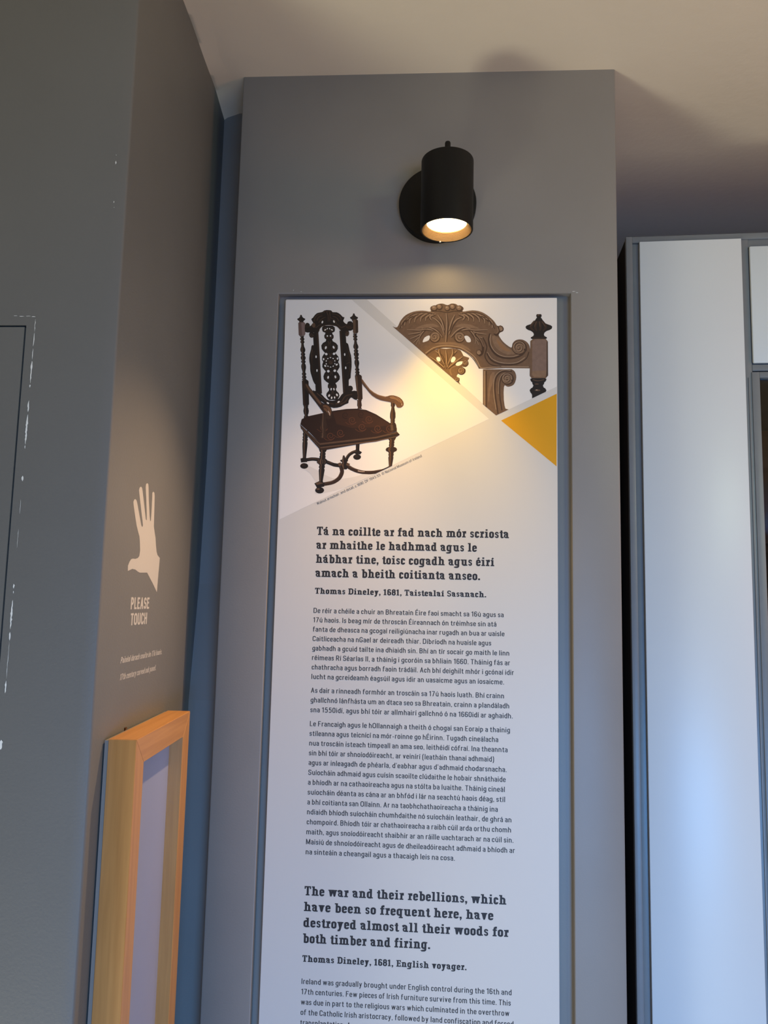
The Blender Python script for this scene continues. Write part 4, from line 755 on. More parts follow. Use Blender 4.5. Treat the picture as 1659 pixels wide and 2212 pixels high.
CREST = '''K1683,-441 47,-18 25,3 16,25 32,74 23,33 26,33 31,29 37,23 41,19 43,15 47,10 49,5 46,2 47,-5 45,-9 31,-1 6,11 -13,35 8,28 9,10 15,2 17,-3 17,1 13,8 11,12 16,9 24,8 29,6 28,1 28,-7 28,-12 26,-6 21,5 19,12 20,8 24,0 25,-3 22,-6 16,-11 12,-14 13,-11 17,-1 18,3 16,-2 12,-9 11,-14 5,-15 -7,-17 -12,-18 6,-11 38,3 56,10 53,6 43,-3 40,-6 38,-11 35,-14 33,-18 33,-22 35,-27 35,-31 31,-31 24,-32 19,-33 18,-22 17,-2 17,9 16,3 17,-9 16,-15 11,-16 4,-17 -2,-18 -6,-15 -13,-10 -33,-15 -20,-16 -4,-11 2,-14 7,-18 27,-44 20,-28 25,-27 36,-32 42,-32 32,-17 12,10 8,50 10,19 13,17 16,14 21,11 24,7 25,3 27,-2 27,-7 26,-12 23,-15 20,-20 16,-23 11,-27 9,-51 0,-300 -377,3 -278,-15 -110,6 -31,62 -20,35 -37,56 -23,27 -31,28 -35,29 -35,25 -33,20 -32,15 -36,13 -44,11 -97,14 -48,2 -48,0 -45,-4 -42,-7 -39,-11 -40,-16 -44,-27 -73,-55
K2208,-901 -1,56 71,16 46,15 45,6 24,10 26,7 101,-8 49,6 51,2 64,-10 57,-23 25,-44 20,-43 89,-31 -10,-25 -18,-27 20,-45 -16,-29 -27,-21 -38,3 -26,5 24,-14 32,-23 7,-29 -6,-29 -22,-24 -30,-13 -56,20 -18,-20 -6,-25 45,-25 0,-29 -8,-29 21,-43 -10,5
K3084,-1121 438,1 32,-22 16,-19 10,-25 8,-30 2,-33 -6,-38 -12,-39 -18,-32 -26,-20 -32,-12 -29,-5 -22,7 -19,14 -14,-1 -8,-25 -4,-86 4,-113 11,-88 14,-48 48,-14 -189,-94 -200,173
I2528,-725 15,121 9,130 1,43 -1,42 -12,90 -8,40 -8,28 -4,0 -2,-29 -1,-129 -10,-166 -1,-95 1,-43 3,-30
J2515,-718 7,73 12,178 1,84 -8,90 -11,68 -4,0 5,-114 0,-44 -10,-213 -2,-91 1,-31
N2508,-716 18,294 -2,85 -4,46 -8,68 -4,0 9,-114 1,-44 0,-41 -13,-264 0,-30
I2505,-575 -14,70 -14,45 -16,39 -19,31 -23,28 -47,40 -24,12 -23,7 -34,0 -1,-4 11,-9 34,-21 17,-14 57,-64 18,-26 17,-34 31,-79 13,-27
J2493,-570 -18,69 -14,43 -17,38 -19,30 -22,27 -22,22 -22,18 -22,13 -22,8 -32,6 -1,-4 48,-24 18,-14 20,-17 21,-22 20,-25 18,-28 17,-35 40,-108
N2486,-569 -20,68 -15,43 -16,37 -19,30 -21,26 -43,40 -21,13 -21,9 -31,9 -2,-4 51,-20 19,-13 42,-40 21,-25 19,-28 16,-36 38,-110
I2576,-581 12,27 30,80 16,34 31,50 31,39 17,13 53,31 -1,4 -16,1 -23,-2 -26,-6 -25,-12 -22,-19 -20,-23 -19,-27 -16,-31 -14,-39 -21,-85 -5,-29
J2563,-573 38,108 15,36 32,52 35,39 19,13 56,24 -1,4 -37,-5 -25,-8 -23,-13 -21,-18 -19,-23 -17,-26 -16,-30 -15,-38 -13,-43 -16,-69
N2557,-570 35,110 15,36 33,53 17,22 18,18 21,12 58,20 -1,4 -36,-8 -24,-9 -22,-13 -19,-18 -19,-23 -33,-55 -14,-37 -33,-111
I2504,-513 -1,29 -7,41 -11,44 -13,39 -18,33 -22,29 -22,23 -17,13 -4,-2 6,-22 40,-90 39,-115 13,-26
J2492,-507 -13,68 -11,43 -14,38 -16,33 -20,30 -33,40 -4,-3 55,-108 47,-144
N2485,-506 -27,110 -13,38 -16,32 -19,30 -29,43 -4,-2 45,-75 15,-31 13,-37 32,-109
I2575,-517 12,26 58,177 8,28 3,22 -4,2 -15,-14 -18,-23 -18,-29 -15,-33 -12,-38 -15,-85 -1,-28
J2563,-510 43,145 36,88 6,19 -4,2 -27,-40 -16,-30 -14,-32 -11,-38 -18,-83 -4,-28
N2556,-507 29,109 12,37 12,31 35,74 -4,2 -38,-72 -13,-32 -31,-120 -6,-28
I2474,-614 -34,54 -25,33 -29,28 -31,21 -34,17 -34,11 -33,6 -33,-4 -30,-10 -40,-23 1,-4 19,0 54,7 26,-2 26,-8 29,-12 57,-31 26,-22 71,-73
J2462,-610 -36,51 -26,32 -28,26 -30,20 -33,16 -33,12 -31,6 -31,-2 -30,-8 -25,-10 -17,-8 2,-4 72,14 27,0 59,-19 31,-15 27,-18 27,-23 68,-76
N2456,-610 -64,81 -28,26 -29,19 -32,15 -32,12 -31,7 -30,-1 -29,-7 -43,-15 2,-4 43,13 28,6 29,0 29,-7 31,-11 31,-16 29,-18 27,-24 66,-78
I2605,-626 70,73 25,22 50,31 26,12 24,8 24,2 55,-7 19,0 1,4 -41,23 -31,10 -31,3 -32,-5 -31,-12 -30,-16 -28,-21 -27,-28 -25,-33 -20,-31 -12,-23
J2593,-616 67,76 25,23 26,18 27,15 52,19 27,0 73,-14 1,4 -43,18 -29,8 -31,2 -29,-6 -30,-12 -29,-16 -27,-20 -26,-26 -26,-32 -35,-51
N2587,-612 65,78 26,24 53,34 28,11 27,7 27,0 73,-19 1,4 -43,15 -30,7 -29,1 -28,-7 -29,-12 -29,-15 -26,-19 -26,-26 -26,-31 -37,-50
I2317,-232 -36,-3 -42,-14 -17,-9 -15,-11 -13,-14 -9,-18 -3,-21 4,-20 6,-15 6,-11 4,0 5,11 8,30 5,8 27,22 64,37 12,9
J2318,-228 -56,-13 -18,-8 -30,-20 -13,-13 -9,-15 -3,-18 5,-34 4,-11 4,1 5,41 5,12 7,8 36,27 67,33
N2313,-225 -54,-17 -33,-17 -25,-22 -9,-12 -3,-16 1,-33 2,-11 4,0 0,43 3,13 8,11 24,20 31,17 52,20
I2246,-225 -35,-3 -23,-6 -21,-9 -18,-11 -16,-13 -14,-16 -10,-20 -4,-22 2,-22 5,-19 5,-12 4,0 6,12 10,34 6,11 20,19 26,20 51,28 12,9
J2247,-221 -55,-13 -20,-9 -17,-11 -29,-28 -10,-17 -4,-19 2,-39 3,-13 4,0 9,48 6,14 8,11 26,22 30,20 38,16 12,7
N2242,-219 -54,-16 -18,-9 -31,-23 -13,-13 -10,-15 -5,-18 -1,-38 1,-12 4,-1 3,49 5,16 9,13 12,13 30,22 17,9 52,20
I2164,-225 -14,0 -43,-8 -21,-10 -19,-12 -33,-32 -11,-21 -5,-23 0,-24 3,-20 5,-14 4,0 7,13 12,36 8,13 23,23 28,22 15,10 36,18 12,9
J2166,-221 -34,-6 -41,-16 -35,-26 -15,-16 -11,-18 -6,-22 0,-42 2,-13 4,-1 12,51 7,16 10,13 44,36 16,10 38,16 12,7
N2161,-218 -33,-9 -39,-17 -33,-25 -15,-15 -11,-16 -6,-20 -5,-54 5,0 6,52 7,18 10,14 14,15 31,24 18,10 52,19
I2083,-233 -14,0 -43,-8 -22,-10 -19,-14 -18,-17 -15,-19 -11,-22 -5,-25 4,-47 5,-15 4,0 7,14 12,40 8,15 10,13 41,38 15,10 36,18 11,9
J2084,-229 -33,-6 -22,-7 -20,-10 -18,-13 -31,-34 -11,-19 -6,-23 0,-46 2,-14 4,-1 12,56 7,18 24,29 30,26 16,10 38,16 12,7
N2079,-227 -32,-8 -21,-8 -19,-10 -17,-12 -16,-15 -14,-17 -11,-18 -7,-21 -3,-59 4,0 6,57 7,19 10,17 14,16 31,27 18,10 52,19
I2002,-263 -34,-2 -24,-6 -22,-10 -18,-14 -16,-17 -14,-20 -9,-23 -3,-25 2,-25 5,-22 5,-14 4,0 6,14 10,41 7,16 9,13 37,38 62,36
J2004,-259 -56,-12 -20,-10 -33,-30 -13,-19 -9,-20 -4,-23 2,-45 3,-15 4,0 9,57 6,18 9,15 12,15 27,26 16,10 50,22
N1999,-256 -54,-16 -19,-10 -31,-28 -22,-36 -5,-21 -1,-45 1,-15 4,0 3,58 5,20 9,17 27,31 14,12 18,10 52,19
I1932,-315 -36,-3 -23,-6 -21,-10 -17,-14 -12,-17 -9,-19 -5,-22 2,-23 15,-42 8,-13 4,1 3,15 2,40 4,14 6,11 15,22 9,9 13,9 36,19 12,9
J1933,-312 -56,-12 -20,-10 -14,-13 -12,-16 -9,-17 -5,-19 1,-22 11,-41 5,-13 4,0 1,14 -3,41 2,17 13,26 20,22 15,10 51,23
N1928,-309 -54,-16 -18,-10 -25,-26 -8,-16 -5,-17 -1,-20 3,-22 8,-33 4,1 -8,54 1,18 5,15 8,15 22,25 16,9 53,19
I2347,-242 -37,-4 -23,-6 -18,-8 -14,-9 -9,-13 -4,-16 2,-16 9,-15 13,-14 13,-10 11,-6 3,3 -11,42 0,8 21,15 38,20 13,9
J2349,-238 -36,-8 -39,-14 -12,-9 -7,-10 -4,-12 2,-13 6,-14 22,-25 8,-7 4,2 -17,39 -3,10 1,5 5,7 7,5 66,33
N2344,-236 -35,-10 -37,-15 -17,-16 -2,-19 5,-13 25,-35 4,3 -23,36 -3,11 2,13 12,13 15,8 55,21
I2331,-240 -71,15 -48,7 -45,4 -83,-4 -41,-8 -40,-14 -39,-22 -39,-28 -35,-32 -30,-31 -24,-35 -45,-93 9,-5 45,92 24,33 29,31 34,31 38,27 37,21 39,14 40,7 41,3 40,1 44,-4 118,-22
J2330,-215 -134,19 -49,2 -85,-6 -40,-9 -40,-15 -40,-27 -41,-35 -60,-57 6,-7 60,57 40,35 39,25 38,15 40,8 83,6 48,-2 134,-20
I2315,-508 -48,20 -34,9 -33,1 -29,-9 -47,-32 -27,-14 -168,-43 1,-4 81,5 51,6 44,9 33,13 46,29 20,8 25,0 82,-12
J2315,-505 -50,16 -33,8 -31,1 -27,-9 -46,-31 -29,-13 -41,-11 -129,-26 1,-4 80,9 51,8 43,10 31,13 46,30 22,8 28,0 82,-16
N2314,-503 -49,15 -33,7 -31,0 -25,-8 -46,-31 -30,-13 -41,-10 -130,-22 1,-5 130,21 42,10 31,14 46,30 23,9 29,-1 33,-6 49,-13
I2316,-508 -49,22 -34,9 -36,-1 -30,-18 -25,-25 -23,-27 -25,-23 -33,-21 -76,-42 -24,-16 1,-3 68,21 80,37 30,23 47,50 20,12 24,3 81,-15
J2315,-505 -49,19 -34,8 -32,-2 -28,-16 -48,-52 -26,-23 -34,-20 -103,-52 1,-4 66,25 41,19 37,20 29,24 47,50 22,14 27,2 32,-6 50,-13
N2314,-503 -49,17 -33,7 -31,-2 -26,-15 -48,-51 -27,-23 -35,-20 -105,-49 2,-4 106,47 36,21 28,23 47,51 24,15 28,2 32,-7 50,-15
I2316,-508 -49,24 -35,9 -36,-4 -31,-24 -27,-34 -46,-68 -70,-87 -14,-21 3,-3 45,37 58,55 74,97 21,18 22,4 81,-17
J2315,-505 -49,21 -34,8 -33,-4 -29,-22 -73,-101 -89,-103 3,-3 42,39 55,57 74,99 23,19 26,4 31,-6 51,-15
N2314,-503 -49,19 -33,7 -31,-4 -27,-21 -74,-100 -92,-100 3,-3 94,99 73,100 25,20 29,4 31,-7 50,-17
I2316,-508 -48,25 -36,10 -37,-6 -32,-27 -28,-38 -44,-79 -16,-35 -19,-65 -4,-22 4,-1 12,18 29,59 18,31 47,75 25,34 22,20 23,5 29,-5 29,-9 21,-4
J2315,-505 -49,22 -34,8 -34,-5 -29,-25 -27,-38 -25,-40 -37,-71 -28,-85 4,-1 36,80 17,32 46,76 26,35 25,22 26,5 30,-6 51,-16
N2314,-503 -49,20 -33,7 -31,-5 -28,-24 -27,-36 -46,-77 -17,-34 -13,-33 -18,-49 4,-2 33,82 16,33 46,76 26,36 26,23 29,5 31,-7 50,-18
I2316,-508 -48,24 -36,10 -37,-5 -32,-25 -31,-37 -25,-41 -17,-38 -6,-35 4,-34 15,-46 4,0 1,77 8,28 42,68 28,33 23,20 22,5 30,-5 29,-9 21,-4
J2315,-505 -49,21 -34,9 -33,-5 -31,-24 -29,-36 -26,-40 -17,-36 -6,-34 2,-32 11,-47 4,0 -4,47 0,31 7,29 17,34 25,38 28,34 25,21 27,5 30,-6 51,-16
N2314,-503 -49,19 -33,8 -31,-5 -29,-23 -29,-35 -25,-39 -18,-36 -7,-32 2,-32 8,-47 4,1 -7,46 -1,31 7,31 17,35 25,38 28,35 27,22 29,5 31,-7 50,-18
I2315,-508 -48,18 -33,8 -32,4 -26,-1 -46,-12 -30,-4 -192,-7 0,-5 90,-11 104,-6 33,2 67,12 110,-12
J2314,-505 -81,22 -31,3 -25,-1 -46,-11 -31,-4 -192,0 0,-4 37,-4 156,-7 33,3 45,10 23,2 29,-2 82,-14
N2314,-503 -82,19 -30,3 -24,-1 -46,-11 -31,-3 -193,4 0,-4 147,-6 46,0 32,3 46,11 23,2 29,-3 82,-17
I2432,-615 -5,-32 -15,-28 -23,-20 -29,-11 -31,0 -29,11 -24,20 -16,28 -5,31 4,32 16,28 23,20 29,11 31,0 29,-11 24,-20 16,-28
J2420,-611 -4,-27 -13,-24 -20,-18 -25,-10 -27,0 -25,10 -21,17 -13,24 -5,28 4,27 13,24 20,18 25,9 27,0 25,-9 21,-18 13,-24
I2347,-696 31,11 8,5 12,12 12,23 3,16 0,17 -4,16 -8,14 -15,17 -13,8 -14,4 -15,1 -26,-8 -15,-13 -7,-12 -6,-25 6,-24 7,-10 8,-8 10,-6 15,-4 15,2 14,7 9,11 6,17 0,9 -6,16 -6,6 -13,7 -6,1 -13,-3 -9,-9 -4,-10 3,-13 5,-5 6,-2 3,12 -3,1 -1,6 5,7 6,2 9,-2 6,-6 4,-10 -4,-16 -6,-7 -12,-5 -10,0 -11,4 -13,15 -3,8 0,18 3,9 16,17 14,5 11,1 15,-4 10,-6 8,-8 9,-15 3,-19 -3,-18 -9,-17 -15,-13 -27,-9
N2342,-689 31,11 19,17 5,7 6,15 4,16 0,8 -2,16 -14,27 -5,6 -18,12 -13,4 -14,1 -19,-5 -10,-6 -9,-9 -9,-16 -3,-12 0,-11 5,-17 13,-16 13,-7 23,0 11,6 6,6 5,10 2,8 -2,14 -10,12 -13,4 -5,-1 -9,-7 5,-5 3,4 5,2 5,0 7,-4 6,-8 1,-14 -5,-11 -11,-8 -18,-2 -15,7 -11,14 -4,13 1,15 6,15 15,14 11,5 17,2 17,-4 16,-11 12,-16 6,-20 -1,-21 -5,-14 -7,-12 -17,-16 -30,-10
J2414,-452 -35,28 -67,25 -80,-4 -82,-17 -78,-34 -42,-29 43,2 160,22 80,7 67,-2
I2734,-252 12,-9 37,-19 49,-33 12,-15 8,-29 5,-11 4,0 12,26 3,19 -3,21 -10,18 -14,14 -31,21 -43,13 -35,4
J2735,-239 67,-33 37,-26 7,-9 4,-11 7,-42 4,0 6,26 2,19 -4,18 -9,15 -27,23 -35,17 -22,7 -34,7
N2730,-229 70,-29 14,-9 24,-20 8,-11 4,-13 1,-42 4,-1 2,44 -4,16 -9,13 -12,11 -29,19 -58,22 -14,3
I2804,-246 64,-37 38,-30 15,-20 11,-34 6,-12 4,0 9,31 1,22 -4,22 -11,20 -14,16 -34,25 -44,14 -35,3
J2806,-233 50,-23 17,-10 40,-32 9,-11 6,-14 6,-35 4,-12 4,0 4,30 -1,21 -5,20 -10,17 -29,27 -17,11 -20,9 -55,13
N2801,-223 52,-20 17,-9 30,-22 22,-26 5,-16 5,-48 4,0 -2,50 -6,18 -10,15 -13,13 -31,23 -19,9 -53,17
I2885,-246 63,-37 42,-34 10,-10 8,-14 13,-36 7,-12 4,0 7,34 0,23 -6,23 -12,21 -15,17 -18,15 -19,12 -21,9 -23,6 -34,3
J2886,-233 50,-23 17,-10 44,-36 10,-13 8,-15 13,-51 4,0 2,33 -2,23 -6,21 -12,18 -15,16 -34,26 -42,16 -33,6
N2881,-223 32,-11 38,-18 32,-24 24,-29 7,-18 8,-52 4,1 -5,53 -7,20 -26,31 -33,25 -19,9 -54,17
I2966,-254 12,-9 35,-18 15,-10 42,-38 10,-12 8,-16 14,-40 7,-13 4,0 7,36 0,25 -6,25 -11,22 -16,19 -17,17 -19,13 -22,10 -23,6 -34,3
J2967,-241 50,-23 16,-10 15,-12 29,-29 11,-14 7,-18 14,-55 4,0 2,36 -2,24 -6,23 -12,19 -15,18 -17,16 -18,13 -20,10 -22,7 -33,5
N2962,-232 52,-19 17,-9 32,-27 14,-16 11,-17 7,-19 8,-57 4,1 -2,35 -10,44 -26,35 -34,27 -19,10 -53,16
I3047,-284 62,-36 25,-24 21,-27 7,-15 11,-41 6,-15 4,0 10,36 1,25 -4,25 -10,23 -13,19 -35,32 -22,10 -23,6 -35,2
J3048,-271 50,-22 16,-10 14,-12 26,-29 9,-15 6,-18 10,-56 4,0 3,14 1,46 -5,22 -9,20 -14,19 -15,16 -18,13 -20,10 -22,7 -33,6
N3043,-261 52,-19 17,-10 15,-12 27,-31 9,-17 6,-19 4,-58 4,0 -1,59 -6,21 -10,18 -13,17 -15,16 -16,13 -19,10 -53,16
I3118,-336 12,-9 36,-18 13,-9 25,-31 6,-11 4,-15 2,-40 4,-14 4,-1 15,32 7,22 1,24 -5,21 -10,19 -13,17 -16,14 -21,10 -44,9 -15,-1
J3119,-323 51,-23 14,-9 20,-23 14,-26 2,-16 0,-55 4,0 5,13 10,41 0,21 -6,19 -9,17 -12,16 -15,13 -19,9 -22,7 -34,6
N3114,-314 52,-19 17,-9 22,-25 8,-14 5,-15 2,-18 -6,-54 4,-1 9,54 -1,20 -14,33 -25,26 -18,10 -54,16
I2704,-262 12,-10 38,-20 19,-14 3,0 0,-9 -8,-29 -1,-12 3,-3 23,16 12,13 9,15 2,17 -5,16 -9,12 -14,10 -41,13 -22,4 -15,0
J2705,-249 13,-8 40,-17 14,-8 12,-13 1,-5 -2,-9 -13,-28 -3,-11 3,-2 19,18 10,14 6,14 1,13 -3,12 -8,10 -29,16 -43,12 -15,2
N2700,-240 54,-21 16,-8 13,-12 2,-14 -4,-11 -21,-36 4,-2 24,35 5,12 0,11 -3,9 -7,8 -10,7 -16,8 -56,18
I2728,-252 70,14 90,11 81,-4 40,-8 38,-13 38,-21 37,-28 35,-30 30,-31 24,-32 20,-36 26,-56 9,5 -26,56 -20,37 -25,34 -31,31 -35,31 -38,29 -39,22 -40,14 -41,7 -42,4 -41,1 -45,-3 -117,-22
J2727,-226 133,19 48,2 82,-6 40,-9 37,-14 40,-25 41,-35 60,-57 6,7 -61,57 -41,35 -41,26 -39,15 -40,9 -42,5 -42,2 -49,-2 -133,-19
I2752,-522 81,12 25,0 20,-8 46,-29 33,-13 95,-15 80,-5 0,5 -31,9 -96,22 -40,12 -27,13 -47,32 -29,9 -33,-1 -33,-9 -29,-11 -19,-9
J2751,-512 81,16 27,0 22,-8 47,-30 31,-13 43,-9 97,-14 33,-3 0,4 -78,15 -91,21 -28,14 -47,30 -27,9 -31,-1 -33,-8 -48,-16
N2750,-506 49,13 32,6 29,1 23,-9 47,-30 30,-14 42,-10 130,-20 0,4 -128,22 -42,10 -29,13 -47,31 -25,8 -31,0 -32,-7 -49,-15
I2752,-522 80,15 24,-3 20,-12 47,-49 31,-24 38,-19 43,-17 67,-21 1,3 -24,16 -76,41 -34,21 -25,23 -49,52 -30,18 -36,1 -34,-9 -47,-22
J2751,-512 49,13 31,6 27,-2 22,-14 48,-50 30,-24 78,-38 66,-25 1,4 -103,51 -35,21 -26,23 -49,51 -28,16 -32,2 -33,-8 -48,-19
N2750,-506 49,15 32,7 28,-2 24,-15 49,-50 28,-24 36,-20 79,-36 27,-11 1,4 -104,48 -36,20 -27,23 -49,51 -26,15 -31,2 -32,-7 -49,-17
I2752,-522 50,12 30,5 22,-4 21,-18 76,-97 58,-54 27,-22 20,-14 2,3 -14,20 -72,86 -47,69 -27,33 -32,24 -36,4 -35,-9 -48,-24
J2751,-512 21,5 28,10 31,6 26,-4 24,-19 75,-99 81,-79 18,-16 3,3 -91,102 -75,101 -29,22 -33,4 -33,-8 -48,-21
N2750,-506 49,17 32,7 28,-4 25,-20 26,-32 50,-68 95,-98 3,3 -94,99 -50,68 -26,32 -27,21 -31,4 -32,-7 -49,-19
I2752,-522 50,13 29,5 23,-5 22,-20 26,-34 67,-105 42,-77 4,2 -4,21 -9,30 -12,35 -16,35 -46,78 -29,38 -32,27 -37,5 -35,-9 -48,-25
J2751,-512 49,16 31,6 26,-5 25,-22 26,-35 48,-75 18,-32 37,-80 4,2 -16,50 -14,34 -38,70 -26,41 -28,37 -29,25 -34,5 -33,-8 -49,-22
N2750,-506 49,18 32,7 28,-5 26,-23 27,-36 26,-40 39,-68 34,-82 4,2 -33,82 -18,33 -21,37 -26,40 -27,36 -29,24 -31,5 -32,-7 -49,-20
I2752,-522 21,4 29,9 29,5 23,-5 24,-20 27,-32 26,-37 18,-32 8,-27 3,-30 -1,-27 2,-20 4,0 13,46 3,33 -6,36 -18,38 -26,40 -31,37 -33,25 -37,5 -35,-10 -29,-13 -19,-11
J2751,-512 49,16 31,6 26,-5 26,-21 29,-34 25,-38 18,-33 8,-29 1,-31 -3,-46 4,-1 9,46 2,33 -7,33 -19,37 -26,39 -30,36 -31,24 -33,5 -33,-9 -49,-21
N2750,-506 49,18 32,7 28,-5 28,-22 29,-35 25,-38 18,-34 7,-31 0,-31 -5,-46 4,-1 6,47 1,32 -7,32 -19,35 -26,39 -29,35 -30,23 -31,5 -32,-8 -49,-19
I2751,-522 110,12 21,-2 46,-10 33,-2 46,2 109,10 36,6 0,4 -191,7 -29,4 -46,12 -26,1 -32,-4 -32,-8 -48,-18
J2751,-512 81,14 28,2 23,-2 46,-10 32,-3 46,1 108,7 37,3 0,4 -191,0 -30,4 -46,11 -25,1 -30,-3 -61,-16 -20,-6
N2750,-506 81,17 29,3 24,-2 45,-11 32,-3 154,4 37,2 -1,4 -190,-4 -31,3 -46,11 -24,1 -30,-3 -32,-7 -49,-12
I2811,-615 -5,-32 -15,-27 -23,-21 -29,-11 -31,0 -29,11 -24,21 -15,27 -6,32 5,31 15,28 23,20 29,11 31,0 29,-11 24,-20 16,-28
J2799,-611 -4,-27 -13,-24 -20,-18 -25,-9 -27,0 -25,9 -20,18 -14,24 -5,27 4,27 13,24 21,18 24,9 27,0 25,-9 21,-18 13,-24
I2726,-677 -28,8 -10,8 -8,10 -6,12 -3,12 0,13 5,17 6,10 8,8 14,8 10,2 11,-1 18,-7 7,-7 7,-12 3,-14 -2,-13 -11,-16 -7,-4 -13,-3 -10,2 -6,4 -9,11 -1,14 7,12 13,3 8,-6 1,-7 -4,-3 3,-12 7,3 6,9 1,8 -4,11 -9,8 -10,3 -6,0 -11,-4 -11,-10 -5,-12 2,-22 10,-16 12,-8 10,-3 15,0 6,2 14,7 8,8 9,16 2,25 -6,19 -12,16 -23,14 -14,2 -14,-1 -14,-4 -18,-13 -10,-12 -7,-14 -4,-24 2,-17 6,-16 4,-8 18,-19 16,-9 22,-6
N2728,-680 -22,6 -19,13 -13,18 -5,14 -2,14 2,14 7,19 8,10 10,8 11,5 18,2 11,-2 15,-7 14,-17 5,-19 -1,-10 -5,-13 -12,-12 -15,-5 -7,0 -7,2 -9,6 -7,11 -1,11 2,8 6,7 6,2 7,0 6,-6 5,4 -7,7 -7,2 -8,-1 -12,-9 -4,-9 0,-15 7,-14 13,-10 18,-3 13,3 12,9 7,8 6,15 1,12 -6,23 -11,15 -10,7 -12,6 -13,2 -13,-1 -13,-4 -13,-8 -10,-10 -11,-19 -3,-16 1,-24 10,-23 10,-13 14,-11 26,-9 6,-1
J2648,-452 34,27 67,25 79,-3 82,-18 78,-33 43,-29 -43,2 -78,12 -161,17 -67,-2
W2155,-693 7,34 22,39 36,24 34,10 11,-12 0,-22 -6,-24 -14,-22 -24,-13 -51,-17
W2795,-599 23,10 31,-5 24,-20 17,-26 7,-28 -5,-22 -22,-7 -26,3 -14,10 -28,54
I2381,-153 -6,-25 -19,-19 -27,-7 -26,7 -20,19 -7,25 7,26 19,18 26,7 26,-7 20,-19
J2362,-144 -5,-18 -14,-14 -20,-4 -20,5 -15,13 -5,18 5,18 14,13 20,5 20,-5 15,-14
N2335,-134 -4,-7 -9,-5 -11,0 -10,5 -3,7 3,8 9,4 12,0 9,-4
I2458,-132 -6,-25 -17,-19 -25,-7 -24,7 -18,19 -7,25 6,26 18,18 24,7 24,-7 18,-19
J2440,-124 -5,-17 -13,-14 -18,-4 -18,5 -14,13 -5,18 4,18 14,13 18,4 18,-4 14,-14
N2414,-113 -3,-7 -8,-5 -11,0 -9,5 -3,7 3,8 9,4 10,0 9,-4
I2576,-153 -6,-26 -16,-18 -22,-7 -22,7 -17,19 -6,25 6,25 16,19 22,6 22,-6 17,-19
J2559,-145 -5,-18 -12,-13 -16,-5 -17,5 -12,13 -5,18 4,18 12,13 17,5 17,-5 12,-13
N2535,-134 -3,-8 -8,-4 -10,0 -7,4 -4,8 3,7 8,5 10,0 8,-5
I2661,-132 -6,-26 -18,-18 -24,-7 -25,7 -18,18 -6,26 6,25 17,19 25,6 24,-6 18,-19
J2642,-124 -4,-18 -13,-13 -19,-5 -18,5 -13,13 -5,18 4,18 13,13 19,5 18,-5 13,-13
N2617,-113 -3,-8 -9,-4 -10,0 -9,4 -3,8 3,7 8,5 11,0 9,-5
I2766,-154 -7,-25 -19,-18 -26,-7 -26,7 -20,18 -7,26 7,25 19,18 26,7 26,-7 20,-18
J2747,-145 -5,-18 -14,-13 -20,-5 -20,5 -14,13 -6,18 5,18 14,13 20,5 20,-5 14,-13
N2720,-135 -4,-7 -9,-5 -11,0 -10,5 -3,7 3,8 9,5 12,-1 9,-4
I2289,-207 54,2 67,-2 84,-18 28,-3 29,3 83,18 120,0 1,14 -54,2 -69,-1 -29,-5 -54,-14 -27,-2 -26,2 -56,14 -29,5 -100,1 -22,-1
N2206,-876 50,40 33,24 32,20 28,12 29,9 61,12 34,3 70,1 72,-5 71,-11 33,-8 29,-11 54,-26 85,-58 28,-22 24,-23 18,-21 29,-44 12,-22 31,-73 16,-18 18,-8 18,-1 341,22 358,-3 0,10 -265,4 -93,-1 -79,-3 -262,-19 -16,1 -14,7 -13,15 -30,72 -42,68 -44,45 -29,23 -30,23 -56,36 -55,27 -30,11 -34,8 -72,12 -72,5 -72,-1 -34,-3 -63,-12 -60,-22 -33,-20 -84,-65
I2212,-904 81,64 32,19 28,13 29,9 30,6 64,9 34,1 69,-2 73,-8 67,-15 28,-10 24,-12 24,-15 50,-35 52,-45 22,-22 33,-43 41,-66 33,-60 8,5 -46,83 -27,43 -16,23 -41,44 -53,46 -75,51 -54,23 -33,9 -73,11 -71,5 -70,-1 -33,-3 -62,-12 -30,-10 -30,-13 -32,-19 -83,-65
J2337,-714 60,12 101,9 82,1 79,-7 75,-18 66,-28 65,-45 37,-38 -24,1 -57,20 -76,34 -85,32 -81,7 -80,2 -101,8
I3175,-552 -12,-45 -6,-32 -2,-32 10,-66 10,-34 13,-31 17,-30 20,-29 23,-27 25,-23 28,-19 31,-15 32,-11 36,-9 82,-6 42,2 39,5 36,10 33,12 29,16 27,17 23,23 43,64 -20,14 -42,-61 -19,-19 -51,-29 -31,-12 -32,-8 -78,-6 -77,6 -32,8 -30,11 -27,14 -24,17 -23,20 -20,24 -33,54 -12,29 -8,31 -6,30 -3,28 2,28 18,72
N3195,-566 -13,-67 0,-28 10,-58 9,-30 12,-28 16,-27 18,-25 21,-23 23,-20 25,-17 28,-14 29,-11 32,-8 35,-5 76,0 36,5 35,11 85,40 -3,7 -51,-25 -34,-14 -34,-10 -35,-5 -74,0 -34,5 -31,7 -29,11 -26,14 -24,16 -23,20 -20,22 -18,25 -14,25 -12,27 -9,29 -6,29 -3,27 0,27 13,66
J3220,-598 33,11 47,-22 44,-52 47,-62 56,-45 108,-73 26,-27 -47,-17 -73,-4 -61,19 -58,33 -51,41 -40,52 -26,79
T3281,-640 20,-12 89,-87 51,-46 80,-52 -29,-7 -51,7 -51,23 -49,39 -40,75
